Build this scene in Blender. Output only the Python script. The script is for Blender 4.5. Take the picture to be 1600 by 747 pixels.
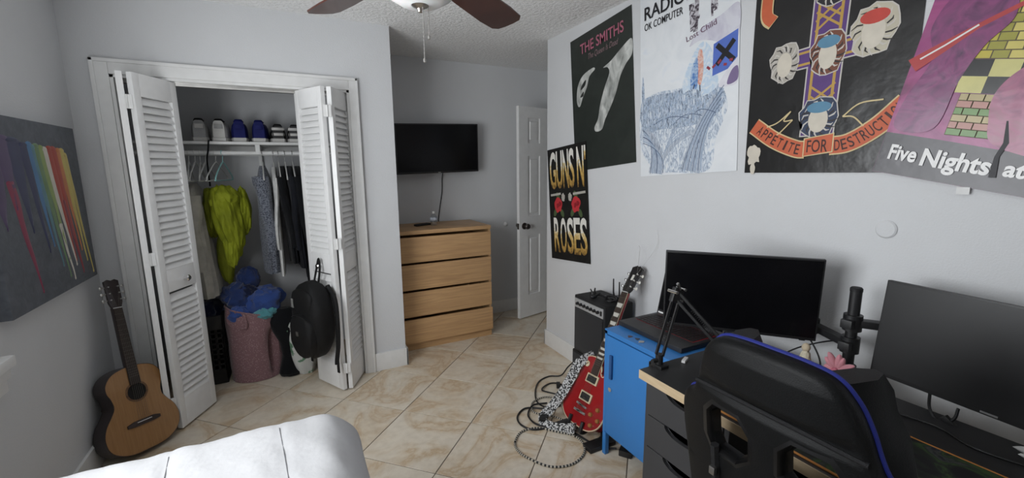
import bpy, bmesh, math, random
from mathutils import Vector as V, Matrix as M, noise

for o in list(bpy.data.objects): bpy.data.objects.remove(o, do_unlink=True)
D = bpy.data; SC = bpy.context.scene; COL = SC.collection
R = math.radians; PI = math.pi
random.seed(7)

# ---------------------------------------------------------------- camera
cam = D.cameras.new('camera'); co = D.objects.new('camera', cam); COL.objects.link(co)
cam.sensor_fit = 'HORIZONTAL'; cam.sensor_width = 36.0; cam.lens = 36.0*673.48/1600; cam.clip_start = 0.02
RX = V((0.88824432, -0.45927348, -0.00948134)); UY = V((0.0833458, 0.14082655, 0.98651982)); FW = V((0.45174716, 0.87706086, -0.1633669))
co.matrix_world = M(((RX.x, UY.x, -FW.x, 0), (RX.y, UY.y, -FW.y, 0), (RX.z, UY.z, -FW.z, 1.485), (0, 0, 0, 1)))
SC.camera = co

# ---------------------------------------------------------------- world, daylight, exposure
SC.view_settings.view_transform = 'Standard'; SC.view_settings.look = 'None'
SC.view_settings.gamma = 1.0; SC.view_settings.use_curve_mapping = False
SC.view_settings.exposure = 0.0
w = D.worlds.new('overcast_sky'); SC.world = w; w.use_nodes = True
w.node_tree.nodes['Background'].inputs[0].default_value = (0.80, 0.88, 1.0, 1)
w.node_tree.nodes['Background'].inputs[1].default_value = 2.0
def area(name, loc, rot, sx, sy, power, col):
    l = D.lights.new(name, 'AREA'); l.shape = 'RECTANGLE'; l.size = sx; l.size_y = sy; l.energy = power; l.color = col
    o = D.objects.new(name, l); COL.objects.link(o); o.location = loc; o.rotation_euler = rot
    return o
area('window_daylight', (-0.984, 1.18, 1.44), (0, R(-101), 0), 1.18, 1.60, 45, (0.97, 0.99, 1.0))

# ---------------------------------------------------------------- materials
def _n(nt, t, **kw):
    n = nt.nodes.new(t)
    for k, v in kw.items(): setattr(n, k, v)
    return n
def mat(name, col, rough=0.6, metal=0.0, var=0.10, scale=18, bump=0.0, bscale=120, coat=0.0, spec=0.5, sheen=0.0, stretch=None):
    """principled material whose colour wanders a little with noise, with optional fine relief"""
    m = D.materials.new(name); m.use_nodes = True; nt = m.node_tree; b = nt.nodes['Principled BSDF']
    b.inputs['Roughness'].default_value = rough; b.inputs['Metallic'].default_value = metal
    b.inputs['Coat Weight'].default_value = coat; b.inputs['Specular IOR Level'].default_value = spec
    b.inputs['Sheen Weight'].default_value = sheen
    tc = _n(nt, 'ShaderNodeTexCoord'); src = tc.outputs['Object']
    if stretch:
        mp = _n(nt, 'ShaderNodeMapping'); mp.inputs['Scale'].default_value = stretch
        nt.links.new(src, mp.inputs[0]); src = mp.outputs[0]
    no = _n(nt, 'ShaderNodeTexNoise'); no.inputs['Scale'].default_value = scale; no.inputs['Detail'].default_value = 5
    nt.links.new(src, no.inputs['Vector'])
    cr = _n(nt, 'ShaderNodeValToRGB')
    lo = [c*(1-var) for c in col]; hi = [min(1, c*(1+var)) for c in col]
    cr.color_ramp.elements[0].position = 0.3; cr.color_ramp.elements[0].color = (*lo, 1)
    cr.color_ramp.elements[1].position = 0.7; cr.color_ramp.elements[1].color = (*hi, 1)
    nt.links.new(no.outputs['Fac'], cr.inputs[0]); nt.links.new(cr.outputs[0], b.inputs['Base Color'])
    if bump:
        n2 = _n(nt, 'ShaderNodeTexNoise'); n2.inputs['Scale'].default_value = bscale; n2.inputs['Detail'].default_value = 4
        nt.links.new(src, n2.inputs['Vector'])
        bp = _n(nt, 'ShaderNodeBump'); bp.inputs['Strength'].default_value = bump; bp.inputs['Distance'].default_value = 0.01
        nt.links.new(n2.outputs['Fac'], bp.inputs['Height']); nt.links.new(bp.outputs[0], b.inputs['Normal'])
    return m
def ramp(nt, fac, stops, interp='LINEAR'):
    cr = _n(nt, 'ShaderNodeValToRGB'); e = cr.color_ramp; e.interpolation = interp
    while len(e.elements) < len(stops): e.elements.new(0.5)
    for el, (p, c) in zip(e.elements, stops): el.position = p; el.color = (*c, 1)
    nt.links.new(fac, cr.inputs[0]); return cr.outputs[0]
def mixc(nt, fac, a, b):
    mx = _n(nt, 'ShaderNodeMix', data_type='RGBA')
    if isinstance(fac, (int, float)): mx.inputs[0].default_value = fac
    else: nt.links.new(fac, mx.inputs[0])
    for k, v in ((6, a), (7, b)):
        if isinstance(v, tuple): mx.inputs[k].default_value = (*v, 1)
        else: nt.links.new(v, mx.inputs[k])
    return mx.outputs[2]
def base(m): return m.node_tree, m.node_tree.nodes['Principled BSDF']

def travertine():
    m = mat('travertine_tile', (0.6, 0.5, 0.4), 0.32, spec=0.4); nt, b = base(m)
    tc = _n(nt, 'ShaderNodeTexCoord'); oi = _n(nt, 'ShaderNodeObjectInfo')
    ml = _n(nt, 'ShaderNodeVectorMath', operation='SCALE'); ml.inputs[0].default_value = (37, 91, 53); nt.links.new(oi.outputs['Random'], ml.inputs['Scale'])
    ad = _n(nt, 'ShaderNodeVectorMath', operation='ADD'); nt.links.new(tc.outputs['Object'], ad.inputs[0]); nt.links.new(ml.outputs[0], ad.inputs[1])
    n1 = _n(nt, 'ShaderNodeTexNoise'); n1.inputs['Scale'].default_value = 2.4; n1.inputs['Detail'].default_value = 7; n1.inputs['Distortion'].default_value = 1.3; n1.inputs['Roughness'].default_value = 0.6
    n2 = _n(nt, 'ShaderNodeTexNoise'); n2.inputs['Scale'].default_value = 26; n2.inputs['Detail'].default_value = 5
    for n in (n1, n2): nt.links.new(ad.outputs[0], n.inputs['Vector'])
    c1 = ramp(nt, n1.outputs['Fac'], [(0.25, (0.78, 0.71, 0.60)), (0.46, (0.75, 0.67, 0.55)), (0.545, (0.68, 0.57, 0.43)), (0.58, (0.60, 0.455, 0.30)), (0.62, (0.70, 0.59, 0.45)), (0.80, (0.77, 0.69, 0.57))])
    c2 = ramp(nt, n2.outputs['Fac'], [(0.3, (0.86, 0.84, 0.82)), (0.65, (1, 1, 1))])
    mx = _n(nt, 'ShaderNodeMix', data_type='RGBA', blend_type='MULTIPLY'); mx.inputs[0].default_value = 0.8
    nt.links.new(c1, mx.inputs[6]); nt.links.new(c2, mx.inputs[7]); nt.links.new(mx.outputs[2], b.inputs['Base Color'])
    return m
def wood(name, lo, hi, rough=0.45, scale=(2, 30, 30), coat=0.0):
    m = mat(name, lo, rough, coat=coat); nt, b = base(m)
    tc = _n(nt, 'ShaderNodeTexCoord'); mp = _n(nt, 'ShaderNodeMapping'); mp.inputs['Scale'].default_value = scale
    nt.links.new(tc.outputs['Object'], mp.inputs[0])
    n1 = _n(nt, 'ShaderNodeTexNoise'); n1.inputs['Scale'].default_value = 2.0; n1.inputs['Detail'].default_value = 6; n1.inputs['Distortion'].default_value = 0.6
    nt.links.new(mp.outputs[0], n1.inputs['Vector'])
    nt.links.new(ramp(nt, n1.outputs['Fac'], [(0.3, lo), (0.7, hi)]), b.inputs['Base Color'])
    return m
def pattern(name, a, b_, scale=60, thr=0.5, rough=0.8, kind='VORONOI', width=0.04):
    m = mat(name, a, rough, sheen=0.2); nt, b = base(m); tc = _n(nt, 'ShaderNodeTexCoord')
    t = _n(nt, 'ShaderNodeTexVoronoi' if kind == 'VORONOI' else 'ShaderNodeTexNoise'); t.inputs['Scale'].default_value = scale
    nt.links.new(tc.outputs['Object'], t.inputs['Vector'])
    nt.links.new(ramp(nt, t.outputs[0], [(thr-width, a), (thr+width, b_)]), b.inputs['Base Color'])
    return m
def glass_mat(name, tint=(1, 1, 1), gloss=0.07, rough=0.0):
    m = D.materials.new(name); m.use_nodes = True; nt = m.node_tree; nt.nodes.clear()
    out = _n(nt, 'ShaderNodeOutputMaterial'); t = _n(nt, 'ShaderNodeBsdfTransparent'); t.inputs[0].default_value = (*tint, 1)
    g = _n(nt, 'ShaderNodeBsdfGlossy'); g.inputs['Roughness'].default_value = rough
    mx = _n(nt, 'ShaderNodeMixShader'); mx.inputs[0].default_value = gloss
    nt.links.new(t.outputs[0], mx.inputs[1]); nt.links.new(g.outputs[0], mx.inputs[2]); nt.links.new(mx.outputs[0], out.inputs[0])
    return m

WALL = mat('wall_paint', (0.635, 0.643, 0.655), 0.75, var=0.02, scale=3, bump=0.15, bscale=160)
CEIL = mat('textured_ceiling_paint', (0.87, 0.87, 0.865), 0.9, var=0.06, scale=45, bump=1.0, bscale=48)
TRIM = mat('white_trim_paint', (0.76, 0.76, 0.75), 0.4, var=0.03)
DOORW = mat('white_door_paint', (0.84, 0.84, 0.835), 0.42, var=0.03)
GROUT = mat('grout', (0.17, 0.135, 0.10), 0.9)
TILE = travertine()
BLACK = mat('black_plastic', (0.012, 0.012, 0.013), 0.45)
BLACKM = mat('matte_black', (0.008, 0.008, 0.009), 0.7)
GLOSSB = mat('screen_glass', (0.004, 0.004, 0.005), 0.22, spec=0.2)
SCRM = mat('matte_screen', (0.010, 0.010, 0.011), 0.38, spec=0.35)
STEEL = mat('brushed_steel', (0.55, 0.54, 0.52), 0.3, 1.0)
CHROME = mat('chrome', (0.8, 0.8, 0.8), 0.12, 1.0)
BRONZE = mat('dark_nickel', (0.16, 0.14, 0.13), 0.3, 1.0)

# ---------------------------------------------------------------- mesh builder
class MB:
    def __init__(s): s.bm = bmesh.new(); s.mi = 0
    def _tag(s, faces):
        for f in faces: f.material_index = s.mi
    def box(s, c, d, rot=None, bev=0.0, seg=2):
        r = bmesh.ops.create_cube(s.bm, size=1.0); vs = r['verts']
        fs = list({f for v in vs for f in v.link_faces}); s._tag(fs)
        m = M.Translation(V(c)) @ (rot.to_4x4() if rot is not None else M()) @ M.Diagonal((*d, 1))
        bmesh.ops.transform(s.bm, matrix=m, verts=vs)
        if bev > 0:
            es = list({e for v in vs for e in v.link_edges})
            bmesh.ops.bevel(s.bm, geom=es, offset=min(bev, min(d)*0.49), segments=seg, profile=0.7, affect='EDGES', clamp_overlap=True, material=s.mi)
        return s
    def b2(s, a, b, bev=0.0, seg=2):
        a, b = V(a), V(b); return s.box((a+b)/2, [abs(x) for x in (b-a)], None, bev, seg)
    def ring(s, pts): return [s.bm.verts.new(p) for p in pts]
    def bridge(s, r0, r1, closed=True):
        n = len(r0); fs = []
        for i in range(n if closed else n-1):
            j = (i+1) % n
            try: fs.append(s.bm.faces.new((r0[i], r0[j], r1[j], r1[i])))
            except ValueError: pass
        s._tag(fs); return fs
    def cap(s, r, flip=False):
        try: s._tag([s.bm.faces.new(r[::-1] if flip else r)])
        except ValueError: pass
    def loft(s, rings, cap0=True, cap1=True, closed=True):
        rs = [s.ring(r) for r in rings]
        for a, b in zip(rs, rs[1:]): s.bridge(a, b, closed)
        if cap0: s.cap(rs[0], True)
        if cap1: s.cap(rs[-1])
        return rs
    def cyl(s, p0, p1, r0, r1=None, n=16):
        return s.tube([p0, p1], r0, n, r1=r1)
    def tube(s, pts, r, n=8, r1=None, closed=False, alt=0, radii=None):
        pts = [V(p) for p in pts]; k = len(pts); rings = []
        T = (pts[1]-pts[0]).normalized(); up = V((0, 0, 1)) if abs(T.z) < 0.9 else V((1, 0, 0)); A = T.cross(up).normalized()
        for i, p in enumerate(pts):
            if closed: t = (pts[(i+1) % k]-pts[i-1]).normalized()
            else: t = (pts[min(i+1, k-1)]-pts[max(i-1, 0)]).normalized()
            A = (A - t*A.dot(t)).normalized(); B = t.cross(A)
            rr = radii[i] if radii else (r if r1 is None else r+(r1-r)*i/(k-1))
            rings.append([p+(A*math.cos(2*PI*j/n)+B*math.sin(2*PI*j/n))*rr for j in range(n)])
        rs = [s.ring(q) for q in rings]
        for i, (a, b) in enumerate(zip(rs, rs[1:])):
            if alt: s.mi = (i//alt) % 2
            s.bridge(a, b)
        if closed: s.bridge(rs[-1], rs[0])
        else: s.cap(rs[0], True); s.cap(rs[-1])
        return s
    def lathe(s, prof, c=(0, 0, 0), n=24, mx=None):
        mx = mx or M(); c = V(c)
        s.loft([[mx @ V((r*math.cos(2*PI*i/n), r*math.sin(2*PI*i/n), z))+c for i in range(n)] for r, z in prof])
        return s
    def prism(s, poly, mx, depth, bev=0.0, seg=2):
        """poly: 2D outline in the local xy plane of matrix mx, thickness along local z (0 to depth)"""
        a = [s.bm.verts.new(mx @ V((x, y, 0))) for x, y in poly]; b = [s.bm.verts.new(mx @ V((x, y, depth))) for x, y in poly]
        f0 = s.bm.faces.new(a[::-1]); f1 = s.bm.faces.new(b); fs = s.bridge(a, b); s._tag([f0, f1])
        if bev > 0:
            bmesh.ops.bevel(s.bm, geom=list(f0.edges)+list(f1.edges), offset=bev, segments=seg, profile=0.6, affect='EDGES', material=s.mi)
        return s
    def ball(s, c, r, u=16, v=10, rot=None):
        q = bmesh.ops.create_uvsphere(s.bm, u_segments=u, v_segments=v, radius=1.0)
        rr = r if hasattr(r, '__len__') else (r, r, r)
        bmesh.ops.transform(s.bm, matrix=M.Translation(V(c)) @ (rot.to_4x4() if rot is not None else M()) @ M.Diagonal((*rr, 1)), verts=q['verts'])
        s._tag({f for x in q['verts'] for f in x.link_faces}); return s
    def grid(s, fn, nu, nv):
        rows = [[s.bm.verts.new(fn(i/nu, j/nv)) for i in range(nu+1)] for j in range(nv+1)]
        for a, b in zip(rows, rows[1:]): s.bridge(a, b, False)
        return s
    def warp(s, fn):
        for v in s.bm.verts: v.co = fn(v.co)
        return s

W = {}
def rename(name): return name
def finish(name, bm, mats, parent=None, sharp=35, world=True, smooth=True):
    me = D.meshes.new(name)
    bmesh.ops.recalc_face_normals(bm, faces=bm.faces)
    bm.to_mesh(me); bm.free()
    for m in (mats if isinstance(mats, (list, tuple)) else [mats]): me.materials.append(m)
    if smooth:
        me.polygons.foreach_set('use_smooth', [True]*len(me.polygons)); me.set_sharp_from_angle(angle=R(sharp))
    o = D.objects.new(name, me); COL.objects.link(o)
    if parent is not None:
        o.parent = parent
        pw = W.get(parent, M())
        if world: me.transform(pw.inverted())
        W[o] = pw
    else: W[o] = M()
    return o
def part(name, mb, mats, parent, **k): return finish(name, mb.bm, mats, parent, **k)
def lpart(name, mb, mats, parent, **k): return finish(name, mb.bm, mats, parent, world=False, **k)
def tag(o, label, cat, group=None):
    o['label'] = label; o['category'] = cat
    if group: o['group'] = group
    return o
def thing(name, label, cat, loc=(0, 0, 0), rz=0, group=None, mx=None):
    o = D.objects.new(name, None); COL.objects.link(o); o.empty_display_size = 0.1
    o.matrix_world = mx if mx is not None else (M.Translation(V(loc)) @ M.Rotation(rz, 4, 'Z'))
    W[o] = o.matrix_world.copy(); return tag(o, label, cat, group)
def struct(name, mb, mats, parent=None, label=None, **k):
    o = finish(name, mb.bm, mats, parent, **k)
    if parent is None: o['kind'] = 'structure'
    if label: o['label'] = label
    return o
def sempty(name, loc=(0, 0, 0), label=None):
    o = D.objects.new(name, None); COL.objects.link(o); o.location = loc; o['kind'] = 'structure'; W[o] = M.Translation(V(loc))
    if label: o['label'] = label
    return o
def inst(src, parent, mx, name=None):
    o = src.copy(); COL.objects.link(o); o.parent = parent; o.matrix_local = mx
    W[o] = W.get(parent, M()) @ mx; return o
def spline(pts, per=8, closed=False):
    """Catmull-Rom through the points"""
    P = [V(p) for p in pts]; n = len(P); out = []
    rng = range(n) if closed else range(n-1)
    for i in rng:
        p1, p2 = P[i], P[(i+1) % n]
        p0 = P[i-1] if (closed or i > 0) else p1*2-p2
        p3 = P[(i+2) % n] if (closed or i+2 < n) else p2*2-p1
        for k in range(per):
            t = k/per; t2 = t*t; t3 = t2*t
            out.append(0.5*((2*p1)+(p2-p0)*t+(2*p0-5*p1+4*p2-p3)*t2+(3*p1-p0-3*p2+p3)*t3))
    if not closed: out.append(P[-1])
    return out
def frame(o, x, y):
    """matrix with origin o, x axis x, y axis as near y as may be"""
    x = V(x).normalized(); z = x.cross(V(y)).normalized(); y = z.cross(x)
    o = V(o); return M(((x.x, y.x, z.x, o.x), (x.y, y.y, z.y, o.y), (x.z, y.z, z.z, o.z), (0, 0, 0, 1)))
def fbm(p, s=1.0, o=3):
    v = 0; a = 1
    for _ in range(o): v += a*noise.noise(V(p)*s); s *= 2; a *= 0.5
    return v
# ================================================================ the room
XL, XR, YK, YT, YB, H = -0.979, 1.85, 3.146, 3.90, -1.60, 2.44
YC = 2.967            # right wall ends here (outside corner), XK: closet block's outside corner
XK = 0.697; XE = 2.56
# floor: grout bed with tiles laid on the diagonal
fl = struct('floor', MB().b2((XL-.12, YB-.12, -.12), (XE+.9, YT+.12, -.0035)), GROUT)
def clip(poly, ax, lim, keep_less):
    out = []
    for i in range(len(poly)):
        a, b = poly[i-1], poly[i]
        ia = (a[ax] <= lim) == keep_less; ib = (b[ax] <= lim) == keep_less
        if ia != ib:
            t = (lim-a[ax])/(b[ax]-a[ax]); out.append((a[0]+(b[0]-a[0])*t, a[1]+(b[1]-a[1])*t))
        if ib: out.append(b)
    return out
TS = 0.450; tile_mesh = None; r2 = 2**0.5
def tile_mb(poly):
    m = MB(); m.prism(poly, M.Translation((0, 0, -.008)), .008, bev=.0012, seg=1); return m
hs = (TS-.0052)/2*r2
for i in range(-12, 16):
    for j in range(-6, 16):
        u = -0.503+(i+.5)*TS; v = 1.70+(j+.5)*TS
        cx, cy = (u+v)/r2, (v-u)/r2
        poly = [(cx+hs, cy), (cx, cy+hs), (cx-hs, cy), (cx, cy-hs)]
        q = poly
        for ax, lim, less in ((0, XL-.02, False), (0, XE+.8, True), (1, YB-.02, False), (1, YT+.02, True)):
            if q: q = clip(q, ax, lim, less)
        if len(q) < 3: continue
        whole = len(q) == 4 and all(abs(a[0]-b[0])+abs(a[1]-b[1]) < 1e-6 for a in q for b in [min(poly, key=lambda p: abs(p[0]-a[0])+abs(p[1]-a[1]))])
        if whole:
            if tile_mesh is None:
                tile_mesh = lpart('tile', tile_mb([(hs, 0), (0, hs), (-hs, 0), (0, -hs)]), TILE, fl); tile_mesh.location = (cx, cy, 0)
            else: inst(tile_mesh, fl, M.Translation((cx, cy, 0)))
        else:
            area_ = abs(sum(q[k-1][0]*q[k][1]-q[k][0]*q[k-1][1] for k in range(len(q))))/2
            if area_ < 0.002: continue
            lpart('tile', tile_mb(q), TILE, fl)

struct('ceiling', MB().b2((XL-.12, YB-.12, H), (XE+.9, YT+.12, H+.1)), CEIL)
# left wall with the window opening
WY0, WY1, WZ0, WZ1 = 0.36, 2.00, 0.86, 2.06
m = MB(); x0, x1 = XL-.12, XL
m.b2((x0, YB-.12, 0), (x1, WY0, H)); m.b2((x0, WY1, 0), (x1, YT+.12, H)); m.b2((x0, WY0, 0), (x1, WY1, WZ0)); m.b2((x0, WY0, WZ1), (x1, WY1, H))
struct('wall_left', m, WALL)
struct('wall_right', MB().b2((XR, YB-.12, 0), (XR+.12, YC, H)), WALL)
struct('wall_entry', MB().b2((XR+.12, YC-.12, 0), (XE+.12, YC, H)), WALL)
m = MB(); m.b2((XE, YC, 0), (XE+.12, YC+.07, H)); m.b2((XE, YC+.74, 0), (XE+.12, YT, H)); m.b2((XE, YC+.07, 2.06), (XE+.12, YC+.74, H))
struct('wall_doorway', m, WALL)
struct('wall_hall', MB().b2((XE+.80, YC-.12, 0), (XE+.92, YT+.12, H)), WALL)
struct('wall_hall_end', MB().b2((XE+.12, YC-.12, 0), (XE+.80, YC, H)), WALL)
struct('wall_back', MB().b2((XL-.12, YT, 0), (XE+.92, YT+.12, H)), WALL)
# closet block
CX0, CX1, CZ = -0.80, 0.41, 2.0
m = MB(); m.b2((XL, YK, 0), (CX0, YK+.1, H)); m.b2((CX1, YK, 0), (XK, YK+.1, H)); m.b2((CX0, YK, CZ), (CX1, YK+.1, H))
m.b2((XK-.1, YK+.1, 0), (XK, YT, H))
struct('wall_closet', m, WALL)
struct('wall_rear', MB().b2((XL, YB-.12, 0), (XR, YB, H)), WALL)

# window_1 in the left wall
w1 = sempty('window_1', (XL, (WY0+WY1)/2, WZ0), 'white framed window in the left wall')
m = MB()
for q in ((WY0, WZ0, WY0+.05, WZ1), (WY1-.05, WZ0, WY1, WZ1), (WY0, WZ0, WY1, WZ0+.05), (WY0, WZ1-.05, WY1, WZ1), (WY0, 1.44, WY1, 1.49), (1.155, WZ0, 1.205, WZ1)):
    m.b2((XL-.09, q[0], q[1]), (XL-.04, q[2], q[3]))
part('window_frame', m, TRIM, w1)
part('glass', MB().b2((XL-.07, WY0+.04, WZ0+.04), (XL-.064, WY1-.04, WZ1-.04)), glass_mat('window_glass'), w1)
m = MB(); c = .075
m.b2((XL, WY0-c, WZ0-.02), (XL+.016, WY0, WZ1+c), bev=.004); m.b2((XL, WY1, WZ0-.02), (XL+.016, WY1+c, WZ1+c), bev=.004); m.b2((XL, WY0, WZ1), (XL+.016, WY1, WZ1+c), bev=.004)
part('casing', m, TRIM, w1)
part('sill', MB().b2((XL-.03, WY0-.12, WZ0-.062), (XL+.055, WY1+.13, WZ0-.022), bev=.008), TRIM, w1)
m = MB(); m.b2((XL, WY0-.1, WZ0-.15), (XL+.03, WY1+.11, WZ0-.062), bev=.006); m.b2((XL, WY0-.1, WZ0-.10), (XL+.042, WY1+.115, WZ0-.062), bev=.006)
part('apron', m, TRIM, w1)
part('blind_edge', MB().b2((XL+.0165, WY1+.012, WZ0-.03), (XL+.03, WY1+.062, WZ1+.05), bev=.003), TRIM, w1)

# closet casing (trim_1), its jamb and the header track
m = MB(); yf = YK-.02
m.b2((-.874, yf, 0), (CX0, YK, 2.078), bev=.004); m.b2((CX1, yf, 0), (.467, YK, 2.078), bev=.004); m.b2((CX0, yf, CZ), (CX1, YK, 2.078), bev=.004)
m.b2((-.874, yf-.006, 0), (-.855, YK, 2.078), bev=.003); m.b2((.45, yf-.006, 0), (.467, YK, 2.078), bev=.003); m.b2((-.874, yf-.006, 2.06), (.467, YK, 2.078), bev=.003)
t1 = struct('trim_1', m, TRIM, label='white casing around the closet opening')
m = MB(); m.b2((CX0, YK-.01, 0), (CX0+.015, YK+.1, CZ)); m.b2((CX1-.015, YK-.01, 0), (CX1, YK+.1, CZ)); m.b2((CX0, YK-.01, CZ-.015), (CX1, YK+.1, CZ))
part('jamb', m, TRIM, t1)
part('door_track', MB().b2((CX0+.015, YK+.03, CZ-.035), (CX1-.015, YK+.06, CZ-.015)), STEEL, t1)
# doorway casing
m = MB(); m.b2((XE-.015, YC+.0, 0), (XE, YC+.07, 2.12), bev=.004); m.b2((XE-.015, YC+.74, 0), (XE, YC+.81, 2.12), bev=.004); m.b2((XE-.015, YC+.07, 2.05), (XE, YC+.74, 2.12), bev=.004)
struct('trim_2', m, TRIM)
# baseboards
BH = .13
def bb(n, *boxes):
    m = MB()
    for a, b in boxes: m.b2(a, b, bev=.004)
    struct(n, m, TRIM)
bb('baseboard_right', ((XR-.015, YB, 0), (XR, YC+.015, BH)), ((XR-.015, YC, 0), (XE, YC+.015, BH)))
bb('baseboard_closet', ((.467, YK-.016, 0), (XK+.015, YK, BH+.007)), ((XK, YK-.016, 0), (XK+.015, YT, BH+.007)))
bb('baseboard_back', ((XK+.015, YT-.015, 0), (XE, YT, BH)))
bb('baseboard_left', ((XL, YB, 0), (XL+.015, YK, BH)), ((XL+.015, YK-.015, 0), (-.874, YK, BH)))
bb('baseboard_rear', ((XL+.015, YB, 0), (XR-.015, YB+.015, BH)))
# small fittings on the walls
o = finish('wall_plate', MB().lathe([(.0, 0), (.03, 0), (.032, .003), (.027, .007), (.0, .008)], mx=frame((0, 0, 0), (0, -1, 0), (0, 0, 1)), c=(XR-.0002, .727, 1.26)).bm, WALL)
tag(o, 'round painted cover plate on the poster wall above the two monitors', 'wall plate')
o = finish('door_bumper', MB().lathe([(0, 0), (.022, 0), (.022, .008), (.014, .014), (0, .015)], n=18, mx=M.Rotation(R(90), 4, 'X'), c=(1.937, YT-.0002, .92)).bm, TRIM)
tag(o, 'small round white bumper on the alcove wall beside the open door', 'door stop')

# ---------------------------------------------------------------- louvred bifold doors
LH, LW, LT = 1.968, .296, .028
def leaf_mb():
    m = MB(); y = LT/2
    m.b2((0, -y, 0), (.043, y, LH), bev=.003); m.b2((LW-.043, -y, 0), (LW, y, LH), bev=.003)
    m.b2((.043, -y, LH-.115), (LW-.043, y, LH), bev=.002); m.b2((.043, -y, .80), (LW-.043, y, .925), bev=.002); m.b2((.043, -y, 0), (LW-.043, y, .165), bev=.002)
    return m
slat_src = None
def leaf(parent, a, b, flip):
    """a leaf from foot a to foot b (floor points)"""
    global slat_src
    pw = W[parent]; d = V((b[0]-a[0], b[1]-a[1], 0)); mx = M.Translation((a[0], a[1], .014)) @ M.Rotation(math.atan2(d.y, d.x), 4, 'Z')
    o = lpart('leaf', leaf_mb(), DOORW, parent); o.matrix_local = pw.inverted() @ mx; W[o] = mx
    zs = [.185+k*.0385 for k in range(16)]+[.945+k*.0385 for k in range(24)]
    for z in zs:
        ml = M.Translation((LW/2, 0, z)) @ M.Rotation(R(-30 if flip else 30), 4, 'X')
        if slat_src is None:
            slat_src = lpart('slat', MB().box((0, 0, 0), (LW-.084, .008, .047), bev=.003, seg=1), DOORW, o); slat_src.matrix_local = ml
        else: inst(slat_src, o, ml)
    return o, mx
d1 = sempty('door_1', (-.70, 3.05, 0), 'left white louvred bifold closet door folded open')
l1, m1 = leaf(d1, (-.775, 3.195), (-.708, 2.915), True)
l2, m2 = leaf(d1, (-.668, 2.915), (-.528, 3.195), True)
d2 = sempty('door_2', (.25, 3.05, 0), 'right white louvred bifold closet door folded open')
l3, m3 = leaf(d2, (.095, 3.195), (.232, 2.935), True)
l4, m4 = leaf(d2, (.268, 2.935), (.392, 3.19), True)
for dd, x in ((d1, -.688), (d2, .250)):
    for z in (.14, .98, 1.80):
        mm = MB(); mm.b2((x-.022, 2.909, z), (x+.022, 2.913, z+.07)); mm.cyl((x, 2.908, z), (x, 2.908, z+.07), .005, n=8)
        part('hinge', mm, TRIM, dd)
def knob(parent, p, d, mt=TRIM):
    mx = frame(p, V(d).cross(V((0, 0, 1))), (0, 0, 1)); z = mx.to_3x3() @ V((0, 0, 1))
    if z.dot(V(d)) < 0: mx = mx @ M.Rotation(PI, 4, 'X')
    part('knob', MB().lathe([(0, 0), (.009, 0), (.008, .012), (.016, .020), (.018, .028), (.012, .034), (0, .035)], n=16, mx=mx.to_3x3().to_4x4(), c=p), mt, parent)
nrm2 = (m2.to_3x3() @ V((0, -1, 0)))
knob(d1, m2 @ V((LW*.55, -LT/2, .855)), nrm2, CHROME)

# ---------------------------------------------------------------- six-panel entry door, standing open
d3 = sempty('door_3', (1.923, 3.60, .012), 'white six panel entry door standing open past the dresser')
DW, DH, DT = .645, 2.03, .035
dmx = M.Translation((1.923, 3.60, .012)) @ M.Rotation(R(13.2), 4, 'Z')
d3.matrix_world = dmx; W[d3] = dmx
m = MB(); cols = ((.115, .27), (.375, .53)); rows = ((.225, .82), (1.01, 1.58), (1.70, 1.93))
y = DT/2; xs = [0, .115, .27, .375, .53, DW]
m.b2((0, -y, 0), (.115, y, DH)); m.b2((.27, -y, 0), (.375, y, DH)); m.b2((.53, -y, 0), (DW, y, DH))
for (c0, c1) in cols:
    for z0_, z1_ in ((0, .225), (.82, 1.01), (1.58, 1.70), (1.93, DH)): m.b2((c0, -y, z0_), (c1, y, z1_))
lpart('frame', m, DOORW, d3)
for (c0, c1) in cols:
    for (z0_, z1_) in rows:
        m = MB(); m.b2((c0, -.008, z0_), (c1, .008, z1_)); m.b2((c0+.022, -y+.003, z0_+.022), (c1-.022, y-.003, z1_-.022), bev=.012, seg=1)
        lpart('panel', m, DOORW, d3)
for sgn in (-1, 1):
    k = lpart('door_knob', MB().lathe([(0, 0), (.032, 0), (.032, .006), (.012, .010), (.011, .032), (.024, .040), (.028, .052), (.022, .064), (0, .067)], n=20, mx=M.Rotation(R(90*(1 if sgn < 0 else -1)), 4, 'X'), c=(.062, sgn*y, .918)), BRONZE, d3)
lpart('latch_plate', MB().b2((-.003, -.012, .89), (.0, .012, .946)), BRONZE, d3)
for z in (.2, 1.0, 1.8): lpart('hinge', MB().cyl((DW+.004, -.018, z), (DW+.004, -.018, z+.09), .006, n=8), STEEL, d3)
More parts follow.
